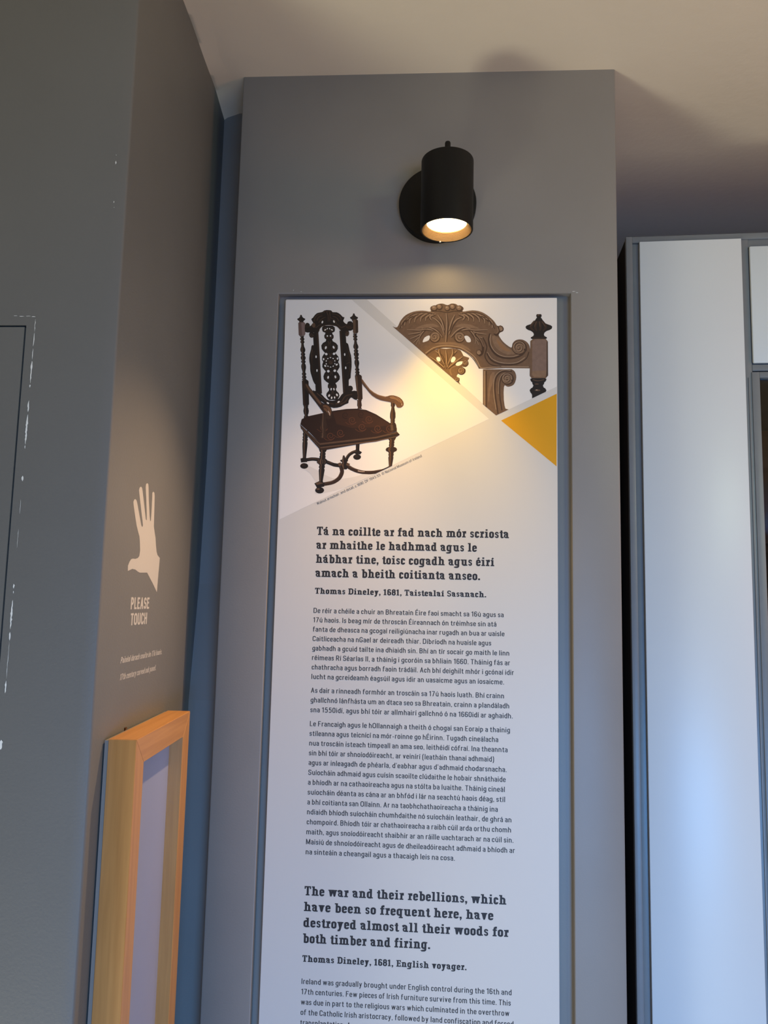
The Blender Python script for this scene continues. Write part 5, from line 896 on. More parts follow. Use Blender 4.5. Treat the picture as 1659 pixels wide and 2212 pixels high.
I3131,-874 42,-80 22,-27 27,-20 30,-18 68,-26 39,-8 41,-5 42,-2 77,1 71,10 34,11 34,16 33,20 31,22 24,24 18,29 11,31 12,47 -15,5 -23,-76 -16,-24 -22,-22 -29,-21 -32,-18 -32,-15 -32,-9 -33,-6 -71,-5 -80,4 -40,5 -37,8 -33,11 -31,14 -27,16 -24,18 -19,24 -16,29 -22,48
N3148,-854 23,-44 18,-28 21,-24 26,-20 29,-17 33,-14 33,-12 37,-9 38,-5 76,-4 67,3 32,6 31,10 32,17 32,22 46,36 -4,7 -78,-58 -31,-16 -29,-10 -64,-8 -34,-1 -75,4 -73,14 -34,11 -60,31 -25,19 -20,23 -17,27 -23,44
I3752,-781 -6,-34 -16,-31 -26,-25 -32,-16 -35,-5 -36,5 -32,16 -26,24 -16,32 -6,34 5,35 17,31 25,25 32,16 36,5 36,-5 32,-16 26,-25 16,-31
J3730,-776 -5,-30 -14,-28 -22,-21 -28,-14 -30,-5 -31,5 -28,14 -22,21 -14,27 -5,30 5,30 14,28 22,21 27,14 31,5 31,-5 28,-14 22,-21 14,-27
I3724,-830 9,40 -4,32 -13,28 -12,16 -24,17 -27,9 -18,2 -18,-3 -9,-3 -23,-13 -13,-13 -10,-15 -9,-24 -1,-26 2,-9 12,-30 11,-12 12,-9 21,-9 14,-2 15,1 19,7 12,8 9,10 12,24 2,20 -6,24 -11,15 -18,13 -16,4 -20,-3 -13,-7 -10,-11 -7,-17 0,-14 8,-19 11,-10 13,-4 10,1 13,8 6,13 0,10 -6,10 -6,3 -5,-14 2,-1 1,-5 -3,-5 -6,-3 -10,1 -9,10 -2,5 0,10 6,13 7,6 12,4 14,-1 18,-13 5,-11 3,-18 -3,-13 -10,-16 -16,-10 -15,-4 -20,3 -15,8 -12,13 -9,22 0,25 7,18 12,16 16,12 6,2 14,4 13,0 28,-8 17,-13 10,-12 7,-14 4,-16 1,-16 -8,-34
N3724,-794 -3,40 -7,18 -10,17 -13,14 -15,10 -26,10 -34,0 -17,-6 -14,-8 -13,-11 -10,-14 -7,-15 -4,-15 -1,-16 2,-16 5,-14 17,-24 24,-15 13,-3 13,0 19,4 16,10 15,19 6,23 -2,22 -14,22 -8,6 -17,6 -18,-1 -14,-8 -8,-9 -5,-14 0,-7 2,-10 7,-11 9,-6 14,0 6,3 5,7 -5,4 -1,-3 -7,-5 -12,1 -5,4 -6,11 0,14 6,11 7,7 13,5 11,0 11,-3 10,-7 6,-7 6,-12 2,-10 -1,-20 -7,-14 -10,-12 -20,-11 -17,-2 -18,3 -21,13 -12,16 -6,12 -3,14 0,21 4,15 7,13 9,12 11,10 13,8 15,5 32,0 16,-5 14,-8 19,-18 13,-24 4,-18 1,-28
I3396,-481 -4,-22 -12,-18 -18,-9 -20,0 -17,9 -13,18 -4,22 4,21 12,18 18,9 19,0 18,-9 12,-18
J3380,-477 -3,-17 -9,-13 -13,-7 -14,0 -13,7 -9,13 -3,17 3,16 9,13 13,7 14,0 13,-7 9,-13
N3374,-480 -3,-10 -6,-7 -10,-4 -6,1 -7,4 -5,11 3,10 6,5 9,-1 4,-5 0,-7 -4,-3 -4,1 -2,-5 8,-2 5,3 4,7 0,7 -7,10 -5,2 -11,0 -7,-5 -6,-11 0,-11 10,-14 15,-5 14,5 7,6 6,15
I3066,-858 -4,-22 -12,-17 -18,-10 -19,0 -18,9 -12,18 -5,21 4,22 12,17 18,10 19,0 18,-10 13,-17
J3050,-854 -3,-17 -9,-13 -13,-7 -14,0 -13,7 -9,13 -3,17 3,16 9,13 13,7 14,0 13,-7 9,-13
N3044,-857 -6,-15 -8,-5 -11,0 -8,6 -4,8 0,5 7,10 8,1 4,-2 4,-6 -1,-5 -3,-3 -5,1 -2,-5 3,-2 9,2 5,8 0,7 -3,6 -6,5 -14,0 -7,-4 -4,-5 -2,-13 5,-13 12,-9 8,-1 11,3 10,8 6,15
I2943,-572 62,-73 19,-27 25,-48 9,-24 6,-24 2,-25 -1,-26 -7,-43 -8,-11 -35,-25 15,-25 25,14 18,13 14,20 8,25 6,59 -2,30 -6,28 -9,29 -27,55 -20,30 -61,78
J2972,-573 34,-42 38,-54 13,-26 29,-72 11,4 -27,74 -13,28 -17,28 -53,72
I3072,-623 33,-64 18,-41 10,-38 -3,-34 -22,-74 -3,-37 8,-34 16,-33 19,-28 20,-23 22,-17 23,-12 49,-14 27,-5 73,-4 1,12 -73,6 -49,11 -23,8 -21,10 -19,15 -18,22 -18,27 -14,30 -8,30 3,32 23,74 4,40 -11,42 -19,43 -32,64
I3291,-438 1,-16 8,-44 0,-16 -8,-29 -8,-18 -3,-2 -28,7 -12,1 -2,-3 7,-11 12,-12 17,-11 22,-2 18,14 13,18 8,22 4,24 -4,25 -9,25 -19,34
J3288,-443 15,-71 -3,-11 -21,-34 3,-3 21,15 11,13 7,18 -2,21 -16,42 -8,13
I2534,-1120 8,25 6,38 5,42 1,41 -4,41 -17,79 -11,26 -4,-1 -5,-26 -3,-38 -2,-161 2,-38 4,-26
J2522,-1113 10,63 4,42 1,40 -8,83 -13,63 -4,0 -1,-27 4,-119 -3,-118 1,-26
N2515,-1109 7,63 4,82 -6,83 -8,63 -4,0 10,-146 -6,-145
I2523,-1096 -2,33 -8,47 -14,51 -19,44 -29,34 -34,25 -33,16 -24,9 -2,-4 14,-22 50,-53 20,-28 16,-37 32,-90 14,-30
J2512,-1091 -15,79 -14,49 -19,43 -26,32 -32,26 -52,31 -2,-3 17,-19 54,-50 22,-29 17,-39 40,-123
N2505,-1088 -18,78 -15,49 -18,41 -25,31 -30,27 -49,35 -3,-3 77,-64 23,-30 18,-40 36,-125
I2553,-1102 15,30 36,91 17,37 18,29 42,54 11,21 -2,3 -22,-9 -29,-17 -30,-25 -26,-32 -20,-44 -15,-50 -10,-48 -4,-33
J2542,-1094 13,31 33,92 17,39 20,30 47,50 14,18 -2,3 -46,-31 -28,-26 -24,-32 -19,-42 -16,-50 -18,-79
N2535,-1089 42,125 18,40 22,30 25,27 40,37 -3,4 -42,-36 -26,-26 -23,-32 -18,-41 -16,-49 -22,-77
I2510,-1101 -36,49 -29,29 -30,25 -34,23 -38,20 -36,16 -26,8 -2,-4 18,-21 29,-27 121,-100 28,-21 22,-12
J2501,-1099 -40,45 -29,28 -30,25 -33,24 -36,22 -58,30 -3,-3 21,-18 96,-73 85,-73 20,-14
N2494,-1097 -71,70 -29,25 -68,47 -56,34 -2,-3 121,-85 103,-91
I2566,-1116 23,12 28,21 89,74 60,54 17,22 -2,3 -26,-8 -35,-16 -37,-20 -34,-23 -30,-26 -29,-29 -23,-27 -14,-22
J2557,-1106 107,88 93,73 20,18 -2,3 -24,-11 -69,-42 -32,-23 -30,-25 -54,-54 -16,-20
N2551,-1100 104,92 97,69 21,16 -2,3 -54,-34 -67,-47 -59,-53 -43,-43
I2511,-1052 -11,35 -59,133 -7,24 -7,38 -6,14 -4,1 -10,-12 -9,-18 -4,-27 5,-34 18,-42 27,-49 28,-44 22,-29
J2501,-1048 -77,167 -6,26 -3,53 -4,1 -6,-12 -5,-19 -2,-25 5,-31 18,-41 52,-94 19,-30
N2494,-1046 -64,127 -16,40 -6,27 3,54 -4,1 -6,-31 -1,-24 6,-30 17,-40 25,-49 43,-77
I2562,-1061 19,29 24,45 23,48 15,42 3,33 -5,27 -9,18 -10,12 -4,-1 -6,-14 -6,-38 -6,-24 -48,-134 -8,-35
J2551,-1053 39,76 36,89 4,31 -3,25 -5,19 -6,12 -4,0 -2,-14 0,-40 -6,-26 -13,-39 -49,-129
N2544,-1047 57,126 14,40 5,29 -5,43 -3,12 -4,0 4,-54 -5,-28 -13,-39 -53,-128
W2376,-933 22,6 23,-6 12,-24 2,-28 -12,-14 -17,-4 -19,13 -14,20 -3,21
W2592,-984 10,30 16,26 19,6 17,-6 10,-15 2,-20 -11,-24 -16,-20 -19,-9 -17,1 -9,11
W2667,-1057 5,23 21,23 42,12 38,1 5,-16 -11,-21 -24,-20 -29,-14 -29,1
I2865,-1025 -4,-21 -13,-18 -20,-9 -21,0 -19,9 -14,17 -5,22 5,21 13,18 19,9 22,1 19,-10 13,-17
J2852,-1021 -4,-17 -10,-14 -16,-8 -17,0 -15,8 -11,14 -4,17 3,17 11,14 15,8 17,0 16,-8 11,-13
I2857,-1023 -5,14 -11,13 -13,7 -15,0 -13,-6 -7,-7 -6,-12 0,-14 5,-12 6,-6 6,-4 11,-2 11,3 8,6 5,13 -1,9 -3,5 -6,6 -5,2 -10,-1 -7,-5 -2,-12 5,-6 5,6 -2,2 1,5 4,2 6,-1 5,-6 0,-7 -3,-5 -7,-5 -13,2 -8,10 0,12 8,12 12,5 10,-2 7,-4 5,-5 5,-16
N2852,-1020 -8,21 -10,8 -8,4 -8,1 -19,-5 -10,-11 -3,-7 -1,-10 1,-7 7,-11 13,-7 8,0 7,3 9,11 -2,15 -9,6 -2,0 -1,-4 4,-1 5,-5 0,-11 -6,-7 -12,-2 -9,4 -5,6 -3,10 2,12 3,5 10,8 6,2 17,-2 9,-6 4,-6 5,-16
I2815,-1149 -6,-27 -17,-22 -24,-12 -26,0 -24,12 -17,22 -7,26 6,27 17,22 23,12 27,0 24,-12 17,-21
J2798,-1145 -4,-22 -13,-17 -19,-10 -22,0 -19,10 -14,17 -5,22 5,21 13,17 19,10 22,0 19,-9 14,-18
I2802,-1147 -5,17 -8,11 -16,11 -18,2 -11,-2 -15,-10 -6,-9 -5,-15 2,-16 5,-9 6,-7 17,-7 16,3 7,5 5,6 3,11 0,8 -4,9 -2,3 -11,6 -11,-1 -7,-6 -3,-7 3,-10 3,-2 5,6 -2,2 0,5 3,3 6,1 8,-5 3,-8 -4,-11 -11,-7 -9,0 -6,3 -7,7 -4,9 3,19 8,9 12,5 13,0 16,-9 5,-8 5,-16
N2798,-1144 -7,21 -11,12 -9,5 -15,3 -14,-2 -15,-10 -5,-7 -5,-13 3,-20 4,-6 11,-9 7,-2 15,2 7,6 5,9 0,10 -3,6 -10,6 -2,0 -1,-4 5,-1 5,-5 2,-5 -1,-8 -5,-7 -9,-4 -8,0 -14,9 -6,15 1,11 3,7 14,13 20,3 13,-5 7,-5 6,-8 7,-19
I2732,-1288 -3,-16 -10,-13 -15,-7 -11,0 -31,27 -2,9 3,16 10,13 15,7 16,0 14,-7 10,-13
J2721,-1284 -3,-13 -8,-10 -11,-6 -13,0 -12,6 -8,10 -3,13 3,13 8,10 11,6 13,0 12,-6 8,-10
I2727,-1286 -6,15 -6,6 -7,4 -12,2 -14,-5 -9,-12 -2,-7 3,-14 4,-6 13,-7 7,0 10,5 5,7 1,6 0,5 -4,9 -8,5 -9,0 -7,-6 -2,-6 2,-7 2,-2 6,5 -1,5 2,2 5,0 4,-4 0,-8 -5,-5 -5,-1 -6,2 -5,6 -1,8 3,7 10,6 7,0 8,-5 3,-4 2,-10
N2722,-1283 -5,13 -9,10 -9,3 -10,0 -8,-3 -10,-11 -2,-11 6,-15 11,-6 9,0 4,2 6,6 2,5 0,8 -3,5 -8,5 -2,-4 8,-5 0,-10 -6,-6 -11,-1 -5,3 -6,13 3,10 11,9 7,1 8,-2 8,-7 5,-14
J2616,-1218 -20,60 -2,17 3,13 8,13 10,11 12,9 40,9 37,3 -1,12 -62,-3 -21,-6 -16,-10 -14,-13 -10,-16 -6,-20 1,-23 19,-64
N3104,-1148 5,-540 11,0 -4,540
I3128,-1148 4,-560 5,-4 11,0 -4,564
J3194,-1220 38,52 32,0 -3,-54 -16,-80 -25,-79 -24,-86 -19,-184 -10,42 -5,101 11,150
I3523,-1143 -98,5 -35,-5 -28,-12 -25,-15 -23,-20 -19,-24 -14,-27 -10,-30 -8,-34 -6,-77 0,-44 9,-103 41,-286 19,4 -32,214 -14,125 -3,47 1,81 5,36 7,31 9,28 13,24 16,20 20,18 23,14 24,10 31,4 37,0 58,-4
N3502,-1136 -53,6 -35,1 -32,-4 -28,-11 -28,-16 -25,-20 -21,-25 -15,-29 -11,-33 -8,-36 -5,-40 -2,-42 1,-45 3,-48 12,-109 28,-166 8,2 -28,165 -12,109 -3,47 -1,45 2,41 12,75 11,32 15,27 20,24 23,19 27,16 27,10 30,4 34,-1 54,-7
I3461,-1187 -37,-6 -25,-7 -21,-13 -15,-20 -11,-23 -9,-29 -7,-36 -4,-44 -2,-107 9,-118 28,-173 18,3 -29,172 -7,62 -3,109 6,94 6,34 8,27 10,21 12,16 17,11 59,13
N3446,-1178 -35,-5 -23,-7 -19,-14 -15,-22 -12,-27 -10,-33 -7,-36 -4,-46 1,-139 6,0 -1,85 4,99 17,67 12,26 14,20 17,13 21,6 35,5
I3554,-1270 -6,-32 -16,-29 -25,-21 -31,-11 -33,0 -31,11 -26,21 -17,28 -5,32 5,33 17,28 25,21 31,12 33,0 31,-11 26,-21 16,-29
J3536,-1266 -5,-27 -14,-24 -21,-18 -27,-10 -28,0 -27,9 -21,18 -14,24 -6,27 5,28 14,24 22,18 26,10 29,0 26,-10 22,-17 14,-24
I3531,-1310 7,34 -4,26 -7,16 -10,14 -12,11 -14,9 -23,6 -16,0 -15,-4 -20,-11 -19,-22 -8,-28 2,-21 7,-19 18,-19 17,-8 23,-2 12,3 14,9 8,8 8,14 3,11 0,10 -3,15 -14,19 -8,5 -12,3 -12,0 -8,-3 -12,-9 -7,-13 -1,-7 1,-10 6,-11 4,-4 10,-4 10,1 9,6 3,8 0,2 -12,1 -2,-4 -6,-1 -6,4 -3,6 1,11 5,7 10,5 11,0 5,-2 11,-10 4,-13 0,-10 -3,-10 -10,-12 -10,-6 -16,-2 -13,3 -11,7 -9,11 -6,19 0,16 6,15 6,9 8,7 21,10 17,1 17,-5 20,-15 10,-17 4,-13 1,-13 -6,-29
N3529,-1280 -3,33 -6,16 -9,13 -25,20 -14,5 -15,2 -14,-1 -14,-4 -18,-11 -13,-16 -6,-12 -3,-13 -1,-13 6,-25 15,-19 15,-9 16,-3 10,0 10,3 17,11 9,12 4,13 -2,22 -6,11 -15,12 -7,2 -14,-1 -15,-11 -4,-10 0,-11 4,-8 7,-5 4,-1 2,6 -6,2 -5,8 0,7 3,8 5,5 10,4 8,0 11,-4 7,-7 6,-12 1,-12 -6,-18 -9,-10 -11,-6 -18,-3 -18,5 -19,18 -7,20 0,18 8,22 12,14 16,10 25,4 20,-4 12,-6 16,-14 8,-12 5,-14 3,-31
D3901,-248 -10,-21 4,-21 8,-12 -14,-17 -40,-67 -40,-20 -60,-21 -20,-21 8,-29 28,-21 47,-17 32,-25 12,-29 -8,-25 -36,-21 -4,-16 24,-13 199,1 23,12 -4,17 -35,20 -8,25 12,29 32,25 48,17 28,21 8,29 -20,21 -59,21 -40,20 -40,67 -14,17 8,12 5,21 -10,21
B3859,-347 -26,-28 -27,-35 -14,-26 -2,-16 5,-18 12,-16 18,-15 28,-20 11,13 -35,42 -6,11 24,38 36,48
M3857,-361 -49,-59 -6,-10 -6,-17 6,-2 3,8 10,15 25,31 25,27
B3890,-352 -13,-28 -12,-35 -6,-24 0,-13 2,-14 7,-16 17,-28 7,-8 14,7 -14,52 8,32 20,62
M3890,-363 -24,-68 -2,-17 6,-1 6,25 23,57
B3929,-361 12,-100 -2,-52 16,-3 14,37 3,15 2,12 -1,34 -13,62
M3930,-366 13,-79 1,-3 6,0 -10,84
B3972,-368 49,-84 -4,-15 -28,-42 11,-11 11,7 14,13 15,15 11,16 4,17 -2,15 -11,26 -10,16 -35,46
M3971,-368 41,-57 11,-24 6,2 -2,9 -8,17 -41,59
M3941,-264 -2,-5 -5,-4 -7,-2 -15,2 -5,4 -2,5 7,8 7,2 15,-2
B3828,-613 44,-9 56,-6 28,2 73,13 -2,10 -72,-13 -27,-2 -26,2 -72,13
K3801,-677 42,38 191,0 33,-42 3,-535 -37,-46 -210,-1 -31,41
O3831,-681 48,33 147,-4 23,-37 -4,-446 -214,-13
J3831,-1148 214,13 -4,-78 -24,-28 -158,-1 -36,33
I4049,-689 18,4 3,-531 -34,-42 9,123
D3825,-1259 -24,-12 3,-20 8,-17 19,-16 3,-25 15,-24 -12,-29 -29,-20 -16,-25 11,-33 19,-24 7,-20 -1,-50 207,104 9,24 -15,25 -27,20 -11,29 17,24 5,25 20,16 8,17 5,20 -23,12
M3838,-1289 57,-14 23,-2 50,8 40,10 -2,10 -65,-14 -23,-2 -21,2 -56,14
M3930,-1350 -3,-5 -22,-5 -26,2 -9,3 -3,4 3,5 9,4 12,2 27,-2 9,-4
M3951,-1446 -4,-6 -12,-5 -17,-3 -37,2 -12,5 -4,6 4,7 12,5 37,3 17,-3 12,-5
H3914,-1442 -2,-3 -10,-3 -14,1 -6,5 13,6 7,0'''.split('\n')
picture('armchair_picture', ARMCHAIR, bgl)
picture('carved_crest_picture', CREST, bgr)

TEXT = [('h', 'Tá na coillte ar fad nach mór scriosta', 3488, -3707),
        ('h', 'ar mhaithe le hadhmad agus le', 3014, -3917),
        ('h', 'hábhar tine, toisc cogadh agus éirí', 3273, -4128),
        ('h', 'amach a bheith coitianta anseo.', 3065, -4338),
        ('s', 'Thomas Dineley, 1681, Taistealaí Sasanach.', 3157, -4590),
        ('b', 'De réir a chéile a chuir an Bhreatain Éire faoi smacht sa 16ú agus sa', 3414, -4875),
        ('b', '17ú haois. Is beag mír de throscán Éireannach ón tréimhse sin atá', 3309, -5014),
        ('b', 'fanta de dheasca na gcogaí reiligiúnacha inar rugadh an bua ar uaisle', 3428, -5152),
        ('b', 'Caitliceacha na nGael ar deireadh thiar. Díbríodh na huaisle agus', 3235, -5291),
        ('b', 'gabhadh a gcuid tailte ina dhiaidh sin. Bhí an tír socair go maith le linn', 3498, -5430),
        ('b', 'réimeas Rí Séarlas II, a tháinig i gcoróin sa bhliain 1660. Tháinig fás ar', 3510, -5569),
        ('b', 'chathracha agus borradh faoin trádáil. Ach bhí deighilt mhór i gcónaí idir', 3565, -5707),
        ('b', 'lucht na gcreideamh éagsúil agus idir an uasaicme agus an íosaicme.', 3425, -5846),
        ('c', 'As dair a rinneadh formhór an troscáin sa 17ú haois luath. Bhí crainn', 3425, -6045),
        ('c', 'ghallchnó lánfhásta um an dtaca seo sa Bhreatain, crainn a plandáladh', 3500, -6185),
        ('c', 'sna 1550idí, agus bhí tóir ar allmhairí gallchnó ó na 1660idí ar aghaidh.', 3551, -6326),
        ('d', 'Le Francaigh agus le hOllannaigh a theith ó chogaí san Eoraip a thainig', 3512, -6527),
        ('d', 'stíleanna agus teicnící na mór-roinne go hÉirinn. Tugadh cineálacha', 3344, -6666),
        ('d', 'nua troscáin isteach timpeall an ama seo, leithéidí cófraí. Ina theannta', 3479, -6805),
        ('d', 'sin bhí tóir ar shnoíodóireacht, ar veinírí (leatháin thanaí adhmaid)', 3286, -6944),
        ('d', "agus ar inleagadh de phéarla, d'eabhar agus d'adhmaid chodarsnacha.", 3466, -7082),
        ('d', 'Suíocháin adhmaid agus cuísín scaoilte clúdaithe le hobair shnáthaide', 3454, -7221),
        ('d', 'a bhíodh ar na cathaoireacha agus na stólta ba luaithe. Tháinig cineál', 3441, -7360),
        ('d', 'suíocháin déanta as cána ar an bhfód i lár na seachtú haois déag, stíl', 3446, -7499),
        ('d', 'a bhí coitianta san Ollainn. Ar na taobhchathaoireacha a tháinig ina', 3343, -7638),
        ('d', 'ndiaidh bhíodh suíocháin chumhdaithe nó suíocháin leathair, de ghrá an', 3536, -7776),
        ('d', 'chompoird. Bhíodh tóir ar chathaoireacha a raibh cúil arda orthu chomh', 3532, -7915),
        ('d', 'maith, agus snoíodóireacht shaibhir ar an ráille uachtarach ar na cúil sin.', 3566, -8054),
        ('d', 'Maisiú de shnoíodóireacht agus de dheileadóireacht adhmaid a bhíodh ar', 3586, -8193),
        ('d', 'na sinteáin a cheangail agus a thacaigh leis na cosa.', 2738, -8332),
        ('H', 'The war and their rebellions, which', 3469, -8896),
        ('H', 'have been so frequent here, have', 3289, -9111),
        ('H', 'destroyed almost all their woods for', 3503, -9326),
        ('H', 'both timber and firing.', 2405, -9540),
        ('S', 'Thomas Dineley, 1681, English voyager.', 2919, -9795),
        ('e', 'Ireland was gradually brought under English control during the 16th and', 3546, -10092),
        ('e', '17th centuries. Few pieces of Irish furniture survive from this time. This', 3536, -10229),
        ('e', 'was due in part to the religious wars which culminated in the overthrow', 3517, -10366),
        ('e', 'of the Catholic Irish aristocracy, followed by land confiscation and forced', 3575, -10502),
        ('e', 'transplantation. A', 1304, -10639)]
blocks = {}
for k, t, x1, y in TEXT: blocks.setdefault(k, []).append((t, x1, y))
names = dict(h='heading_text', s='byline_text', b='paragraph_text', c='paragraph_text', d='paragraph_text', H='heading_text', S='byline_text', e='paragraph_text')
for k, ls in blocks.items():
    V, F = [], []
    cap, w, sl = dict(h=(0.0127, 18.5, True), H=(0.0127, 18.5, True), s=(0.0088, 18.5, True), S=(0.0088, 18.5, True)).get(k, (0.00735, 13.0, False))
    for t, x1, y in ls:
        set_line(V, F, t, 0.0594 + (0.0012 if k in 'hs' else 0), x1 * U, y * U, cap, w, sl, lambda q, u, v: (u, -0.00008 - q * 1e-6, v))
    mesh_ob(names[k], V, F, m_ink, panel)
V, F = [], []
(cx0, cy0), (cx1, cy1) = ((601, -3251), (2176, -2491))
ca = math.atan2(cy1 - cy0, cx1 - cx0); cl = math.hypot(cx1 - cx0, cy1 - cy0) * U
set_line(V, F, 'Walnut armchair, and detail, c.1690. DF:1945.55  © National Museum of Ireland', 0, cl, 0, 0.0041, 11, False,
         lambda q, u, v: (cx0 * U + u * math.cos(ca) - v * math.sin(ca), -0.00009 - q * 1e-6, cy0 * U + u * math.sin(ca) + v * math.cos(ca)))
mesh_ob('caption_text', V, F, m_ink_grey, panel)

# ---------------------------------------------------------------- wall spotlight above the panel
LX, LY = 0.0143, -0.085
LB, LT, LR = 2.1355, 2.2425, 0.0382
lamp = thing('wall_spotlight', 'black cylindrical wall spotlight, lit, on a round plate above the text panel', 'lamp', (0.0006, 0.0, 2.2174))
ox, oz = LX - 0.0006, -2.2174
lathe('wall_plate', [(0, 0), (0.0604, 0), (0.0604, 0.012), (0.0596, 0.0135), (0.058, 0.014), (0, 0.014)], m_black, lamp, rot=(PI / 2, 0, 0), seg=72)
lathe('swivel_arm', [(0, 0.012), (0.021, 0.012), (0.021, 0.020), (0.012, 0.021), (0.012, 0.050), (0, 0.050)], m_black, lamp, (0.004, 0, 0.0), rot=(PI / 2, 0, 0), seg=40)
body = lathe('lamp_body', [(0, LT), (LR - .0015, LT), (LR - .0004, LT - .0004), (LR, LT - .0015), (LR, LB + .001), (LR - .0006, LB), (LR - .0022, LB), (LR - .0026, LB + .0008), (LR - .0026, LB + .03)], m_black, lamp, (ox, LY, oz), seg=96)
pr = []
for i in range(13):
    r0 = LR - .0028 - i * 0.00052; z = LB + .0006 + i * 0.00078
    pr += [(r0, z), (r0, z + .0005), (r0 - .0004, z + .0006)]
pr.append((0.0292, LB + 0.0115))
lathe('baffle_ring', pr, m_baffle, lamp, (ox, LY, oz), seg=96, angle=0.2)
ln = lathe('lens', [(0.0300, LB + .0126), (0.0285, LB + .0118), (0.020, LB + .0112), (0, LB + .0110)], m_lens, lamp, (ox, LY, oz), seg=64)
lathe('top_knob', [(0, LT + .030), (0.0035, LT + .030), (0.0042, LT + .0285), (0.0042, LT - .001), (0, LT - .001)], m_black, lamp, (ox, LY, oz), seg=24)
lathe('grub_screw', [(0, -.001), (0.0013, -.001), (0.0013, .0012), (0, .0014)], m_edge, lamp, (ox - 0.009, LY + 0.0355, oz + LB + 0.0008), rot=(PI, 0, 0), seg=12)
sp = bpy.data.lights.new('spot_beam', 'SPOT'); sp.energy = 13.0; sp.color = (1.0, 0.56, 0.0)
sp.spot_size = math.radians(67); sp.spot_blend = 1.0; sp.shadow_soft_size = 0.012
s2 = bpy.data.lights.new('frame_fill_spot', 'SPOT'); s2.energy = 25.0; s2.color = (1.0, 0.62, 0.34)  # second spot added in the lamp mouth to brighten the oak frame
s2.spot_size = math.radians(72); s2.spot_blend = 1.0; s2.shadow_soft_size = 0.012
s2o = bpy.data.objects.new('frame_fill_spot', s2); COL.objects.link(s2o); s2o.location = (LX, LY, LB + 0.003)
s2o.rotation_euler = Vector((-0.365, -0.22, -0.95)).to_track_quat('-Z', 'Y').to_euler()
so = bpy.data.objects.new('spot_beam', sp); COL.objects.link(so); so.location = (LX, LY, LB + 0.003)

# ---------------------------------------------------------------- vinyl sign on the left wall
SA = math.atan2(0.04068403, 0.99917206)
sign = thing('touch_sign', 'pale hand symbol with PLEASE TOUCH lettering on the left wall return', 'sign', (-0.37506, 0.07492, 1.5), SA)
# local: y runs back along the wall, x stands out of it
HAND = [(-3271, 1282), (-3278, 1345), (-3232, 1395), (-3179, 1428), (-3120, 1437), (-3038, 1437), (-2950, 1453), (-2900, 1481), (-2882, 1550), (-2913, 1661), (-2938, 1722), (-3000, 1779), (-3062, 1847), (-3101, 1905), (-3160, 1997), (-3201, 2066), (-3224, 2119), (-3197, 2150), (-3160, 2160), (-3119, 2151), (-3084, 2118), (-2989, 1992), (-2892, 1864), (-2855, 1845), (-2832, 1870), (-2862, 1930), (-2934, 2061), (-3016, 2215), (-3051, 2285), (-3034, 2319), (-2993, 2339), (-2947, 2332), (-2917, 2292), (-2827, 2125), (-2736, 1956), (-2699, 1947), (-2725, 2073), (-2775, 2247), (-2814, 2358), (-2806, 2398), (-2762, 2418), (-2722, 2413), (-2703, 2374), (-2663, 2211), (-2595, 2010), (-2560, 1949), (-2535, 1964), (-2534, 2096), (-2537, 2253), (-2542, 2325), (-2508, 2345), (-2461, 2337), (-2441, 2293), (-2420, 2083), (-2404, 1899), (-2358, 1823), (-2306, 1748), (-2280, 1670), (-2234, 1579), (-2188, 1535), (-2082, 1501), (-2096, 1358), (-2111, 1223), (-2125, 1041), (-2313, 1151), (-2568, 1287), (-2846, 1277), (-2921, 1287), (-3016, 1308), (-3123, 1312)]
SX = 0.00025
mesh_ob('hand_symbol', [(SX, a * U, b * U) for a, b in HAND], [list(range(len(HAND)))], m_vinyl, sign)
V, F = [], []
pl = lambda q, u, v: (SX + q * 1e-6, u, v)
set_line(V, F, 'PLEASE', -.3100, -.2414, .0825, .0145, 19, False, pl)
set_line(V, F, 'TOUCH', -.3075, -.2472, .0632, .0145, 19, False, pl)
mesh_ob('lettering', V, F, m_vinyl, sign)
V, F = [], []
set_line(V, F, 'Painéal darach snoite ón 17ú haois.', -.3335, -.1765, .0200, .0072, 17, False, pl, 0.35)
set_line(V, F, '17th century carved oak panel.', -.3325, -.1990, .0004, .0072, 17, False, pl, 0.35)
mesh_ob('caption_lettering', V, F, m_vinyl, sign)

# ---------------------------------------------------------------- oak frame hung on the left wall
FA = math.atan2(0.0470, 0.9989)
frame = thing('oak_frame', 'pale oak box frame hung on the left wall under the hand symbol', 'frame', (-0.3223, -0.2963, 1.441), FA)
# local: x=0 is the front face (looks into the room), y runs back along the wall, z down from the top edge
FL, FT, FWd, FH = 0.2235, 0.0312, 0.0300, 0.72
def mitre(name, quad, mat):
    bm = bmesh.new()
    f = [bm.verts.new((0, a, b)) for a, b in quad]; g = [bm.verts.new((-FT, a, b)) for a, b in quad]
    bm.faces.new(f); bm.faces.new(g)
    for i in range(4): bm.faces.new((f[i], f[(i + 1) % 4], g[(i + 1) % 4], g[i]))
    bmesh.ops.bevel(bm, geom=list(bm.edges), offset=0.0005, segments=1, affect='EDGES')
    return bm_ob(name, bm, mat, frame)
w = FWd
mitre('top_rail', [(0, 0), (FL, 0), (FL - w, -w), (w, -w)], m_oak_h)
mitre('bottom_rail', [(0, -FH), (FL, -FH), (FL - w, -FH + w), (w, -FH + w)], m_oak_h)
mitre('stile', [(0, 0), (w, -w), (w, -FH + w), (0, -FH)], m_oak_v)
mitre('stile', [(FL, 0), (FL - w, -w), (FL - w, -FH + w), (FL, -FH)], m_oak_v)
box('backing_card', (-0.0205, -0.0180, w - .002, FL - w + .002, -FH + w - .002, -w + .002), m_panelblue, frame)
box('backing_board', (-FT - .0042, -FT, 0.0008, FL - .001, -FH + .001, -0.0015), m_paint, frame)
